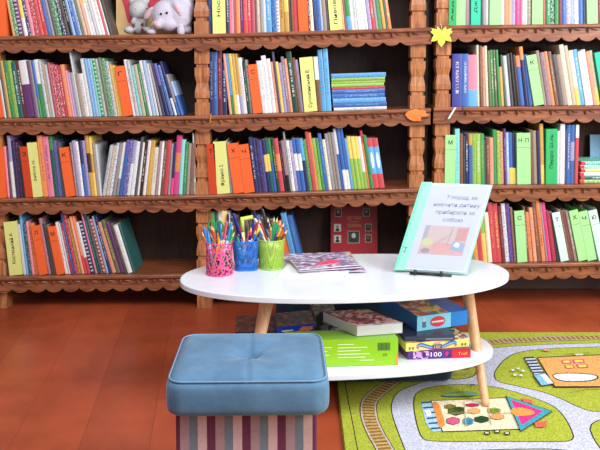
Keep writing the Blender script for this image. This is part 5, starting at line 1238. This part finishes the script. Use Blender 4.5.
# pens: (cup, top x, top y, base dx, base dy, radius mm, colour, kind)
PENS = [(0, 203.5, 227, -1, .3, 3.4, (40, 120, 190), 'pen'), (0, 207.5, 228.5, -.6, -.4, 3.2, (60, 150, 210), 'pen'), (0, 201.5, 231, -.8, .6, 3.0, (226, 120, 60), 'pencil'), (0, 211, 224.5, 0, .6, 3.4, (214, 60, 60), 'pencil'),
        (0, 214.5, 217, .2, .7, 4.2, (40, 150, 80), 'scissors'), (0, 217.5, 229, .3, -.7, 3.2, (236, 150, 50), 'pencil'), (0, 222.5, 228.5, -.7, -.7, 3.4, (238, 190, 50), 'pencil'), (0, 224, 232, .1, -.8, 3.2, (230, 170, 40), 'pencil'),
        (0, 224.5, 211, .4, .5, 4.0, (228, 196, 120), 'ruler'), (0, 228, 214, .6, .4, 3.4, (60, 50, 60), 'pen'), (0, 231.5, 222, .2, 0, 3.6, (50, 150, 200), 'pen'), (0, 235, 231, -.3, -.2, 3.2, (70, 190, 110), 'pencil'), (0, 210, 232, .6, 0, 3.0, (60, 160, 90), 'pencil'),
        (1, 233.5, 213.5, .2, .4, 4.4, (38, 46, 150), 'marker'), (1, 237.5, 236.5, -.6, -.3, 4.6, (40, 170, 110), 'marker'), (1, 236.5, 222, .5, .5, 4.0, (44, 54, 160), 'marker'), (1, 242, 219, -.3, .7, 5.0, (206, 226, 96), 'glue'), (1, 249, 231, -.7, 0, 4.0, (226, 90, 110), 'marker'),
        (1, 253.5, 223.5, -.3, -.3, 4.6, (40, 52, 160), 'marker'), (1, 258, 222, -.6, .2, 3.6, (170, 60, 70), 'pen'), (1, 259.8, 226.5, -.75, -.6, 4.0, (40, 110, 200), 'brush'), (1, 244.5, 243, -.2, -.6, 6.0, (206, 210, 224), 'glue'), (1, 246.5, 225, .3, .3, 3.2, (60, 60, 70), 'pen'),
        (2, 262, 208.5, .8, .4, 3.8, (44, 40, 52), 'pen'), (2, 254.8, 218.5, .8, .3, 3.4, (206, 210, 220), 'pen'), (2, 258.5, 218, .5, 0, 3.4, (190, 50, 60), 'pencil'), (2, 264, 220, .5, -.4, 3.4, (90, 50, 60), 'pen'), (2, 268.8, 220.5, .3, .3, 3.2, (70, 170, 80), 'pencil'),
        (2, 274.3, 216, -.2, .4, 3.4, (40, 160, 110), 'pencil'), (2, 277.5, 216.5, -.3, .1, 3.4, (50, 160, 90), 'pencil'), (2, 281, 219.5, -.5, .3, 3.2, (60, 170, 120), 'pencil'), (2, 277, 226, 0, -.3, 4.0, (96, 60, 170), 'marker'), (2, 273, 236, .1, -.6, 4.4, (214, 56, 70), 'marker'),
        (0, 213, 226, -.2, .2, 3.0, (214, 60, 60), 'pencil'), (0, 219.5, 222, .5, .2, 3.2, (40, 120, 190), 'pen'), (0, 227, 221, -.1, .5, 3.4, (226, 90, 120), 'pen'), (0, 233, 224, .7, .3, 3.0, (40, 150, 80), 'pencil'),
        (1, 240, 226, .2, .2, 3.4, (214, 60, 60), 'pen'), (1, 251, 226, .4, .4, 3.2, (226, 120, 60), 'pencil'), (1, 256, 229, .1, .6, 3.2, (40, 120, 190), 'pencil'),
        (2, 271, 225, -.3, .6, 3.2, (226, 120, 60), 'pencil'), (2, 282, 226, -.6, .5, 3.2, (238, 190, 50), 'pencil'), (2, 267.5, 217, .2, .7, 3.2, (60, 50, 60), 'pencil'),
        (2, 284.5, 222, -.8, -.1, 3.4, (60, 44, 44), 'pencil'), (2, 288, 229, -.8, -.3, 3.2, (110, 70, 50), 'pencil'), (2, 261, 231, .7, -.5, 3.6, (230, 230, 230), 'pen'), (2, 266, 228, .6, 0, 3.6, (30, 100, 90), 'pen')]
CN = [((40, 120, 190), 'blue'), ((214, 60, 60), 'red'), ((40, 150, 80), 'green'), ((238, 190, 50), 'yellow'), ((60, 50, 60), 'black'), ((226, 120, 60), 'orange'), ((96, 60, 170), 'purple'), ((220, 220, 225), 'white'), ((40, 46, 155), 'dark blue'), ((110, 70, 50), 'brown'), ((206, 226, 96), 'lime'), ((226, 90, 120), 'pink'), ((40, 160, 120), 'sea green'), ((228, 196, 120), 'tan')]
def cname(c): return min(CN, key=lambda q: sum((a - b_) ** 2 for a, b_ in zip(q[0], c)))[1]
cupn = ['pink', 'blue', 'green']
for ci in range(3):
    mine = sorted([p for p in PENS if p[0] == ci], key=lambda p: p[1])
    for k, (ci_, tx, ty, bx, by, rmm, col, kind) in enumerate(mine):
        C_, r0, r1, h = CP[ci]; r = rmm * 1.18 / 1000
        bpt = Vector((C_.x + bx * (r0 - r - .009), C_.y + by * (r0 - r - .009), TZ + 0.007 + r))
        # the tip: on the view line, leaning out over the rim on the side away from its foot
        Yt = C_.y - by * 0.012 * 1.0
        tp = on_y(tx, ty, Yt); ax = (tp - bpt); ln = ax.length; d = ax.normalized()
        # keep inside the cup wall at the rim
        tr_ = (TZ + h - bpt.z) / d.z; pr = bpt + d * tr_; off = Vector((pr.x - C_.x, pr.y - C_.y)); lim = r1 - r - 0.004
        if off.length > lim:
            off2 = off.normalized() * lim; delta = Vector((off2.x - off.x, off2.y - off.y, 0)); nb_ = bpt + delta * 1.35
            ro = Vector((nb_.x - C_.x, nb_.y - C_.y))
            if ro.length > r0 - r - .005: ro = ro.normalized() * (r0 - r - .005)
            bpt = Vector((C_.x + ro.x, C_.y + ro.y, bpt.z)); d = (tp - bpt).normalized(); ln = (tp - bpt).length
        P_ = lambda t: d * (ln * t)
        nm = {'pen': 'pen', 'pencil': 'pencil', 'marker': 'felt_marker', 'ruler': 'wooden_ruler', 'scissors': 'scissors', 'glue': 'glue_stick', 'brush': 'paint_brush'}[kind]
        o = empty(nm, bpt); m = plain(col, 0.35)
        if kind == 'pencil':
            bm = nb(); tube(bm, [P_(0), P_(1 - .017 / ln)], r, 6); obj('barrel', bm, m, o)
            bm = nb(); tube(bm, [P_(1 - .017 / ln), P_(1 - .005 / ln)], [r, r * .35], 8); obj('sharpened_wood', bm, plain((228, 190, 140)), o)
            bm = nb(); tube(bm, [P_(1 - .005 / ln), P_(1)], [r * .35, r * .06], 8); obj('tip', bm, plain([v * .7 for v in col]), o)
        elif kind == 'pen':
            bm = nb(); tube(bm, [P_(0), P_(.62)], r, 12); obj('barrel', bm, plain([min(255, v * .4 + 140) for v in col], .3), o, True)
            bm = nb(); tube(bm, [P_(.62), P_(.64), P_(.97), P_(1)], [r, r * 1.2, r * 1.15, r * .7], 12); obj('cap', bm, m, o, True)
            bm = nb(); s_ = d.orthogonal().normalized() * 0
            off_ = Vector((0, -1, 0)) * (r * 1.35); tube(bm, [P_(.97) + off_, P_(.76) + off_], 0.0009, 6); obj('clip', bm, m, o)
        elif kind == 'marker':
            bm = nb(); tube(bm, [P_(0), P_(.60)], r, 12); obj('barrel', bm, m, o, True)
            bm = nb(); tube(bm, [P_(.60), P_(.61), P_(.98), P_(1)], [r, r * 1.12, r * 1.05, r * .8], 12); obj('cap', bm, plain([v * .82 for v in col], .3), o, True)
            bm = nb(); tube(bm, [P_(.57), P_(.6)], r * 1.02, 12); obj('white_ring', bm, plain((230, 230, 234)), o, True)
        elif kind == 'ruler':
            bm = nb(); s_ = Vector((1, .15, 0)).normalized(); t_ = d.cross(s_).normalized()
            A = [bm.verts.new(P_(0) + s_ * a + t_ * b_) for a, b_ in ((-.007, -.001), (.007, -.001), (.007, .001), (-.007, .001))]; B = [bm.verts.new(P_(1) + s_ * a + t_ * b_) for a, b_ in ((-.007, -.001), (.007, -.001), (.007, .001), (-.007, .001))]
            bm.faces.new(A[::-1]); bm.faces.new(B)
            for i in range(4): bm.faces.new((A[i], A[(i + 1) % 4], B[(i + 1) % 4], B[i]))
            bmesh.ops.recalc_face_normals(bm, faces=bm.faces[:]); obj('blade', bm, m, o)
        elif kind == 'scissors':
            bm = nb(); s_ = Vector((1, 0, 0))
            for sgn in (-1, 1): tube(bm, [P_(.0) + s_ * .001 * sgn, P_(.60) + s_ * .004 * sgn], [.002, .004], 6)
            obj('blade', bm, plain((180, 184, 190), .25, metal=.9), o)
            for sgn in (-1, 1):
                bm = nb(); c = P_(.82) + s_ * .012 * sgn; tube(bm, [c + s_ * .011 * math.cos(a * math.pi / 8) + d * .019 * math.sin(a * math.pi / 8) for a in range(17)], .0026, 8, cap=False); obj('handle_loop', bm, m, o, True)
        elif kind == 'glue':
            bm = nb(); tube(bm, [P_(0), P_(.72)], r, 14); obj('tube', bm, plain([min(255, v * .5 + 110) for v in col], .35), o, True)
            bm = nb(); tube(bm, [P_(.72), P_(.98), P_(1)], [r * 1.08, r * 1.08, r * .95], 14); obj('cap', bm, m, o, True)
            if ty < 225:
                bm = nb(); s_ = Vector((1, .1, .18)).normalized(); c = P_(1); tube(bm, [c - s_ * .004, c + s_ * .036], .0065, 8); obj('flag', bm, plain((206, 226, 96)), o)
        else:
            bm = nb(); tube(bm, [P_(0), P_(.78)], r, 10); obj('handle', bm, m, o, True)
            bm = nb(); tube(bm, [P_(.78), P_(1)], [r, r * 1.05], 10); obj('ferrule', bm, plain((238, 196, 60), .3), o, True)
        what = nm.replace('_', ' ')
        tag(o, '%s %s in the %s pen cup, %s from its left rim' % (cname(col), what, cupn[ci], WORD[k]), what, 'pens and pencils in the %s cup' % cupn[ci])
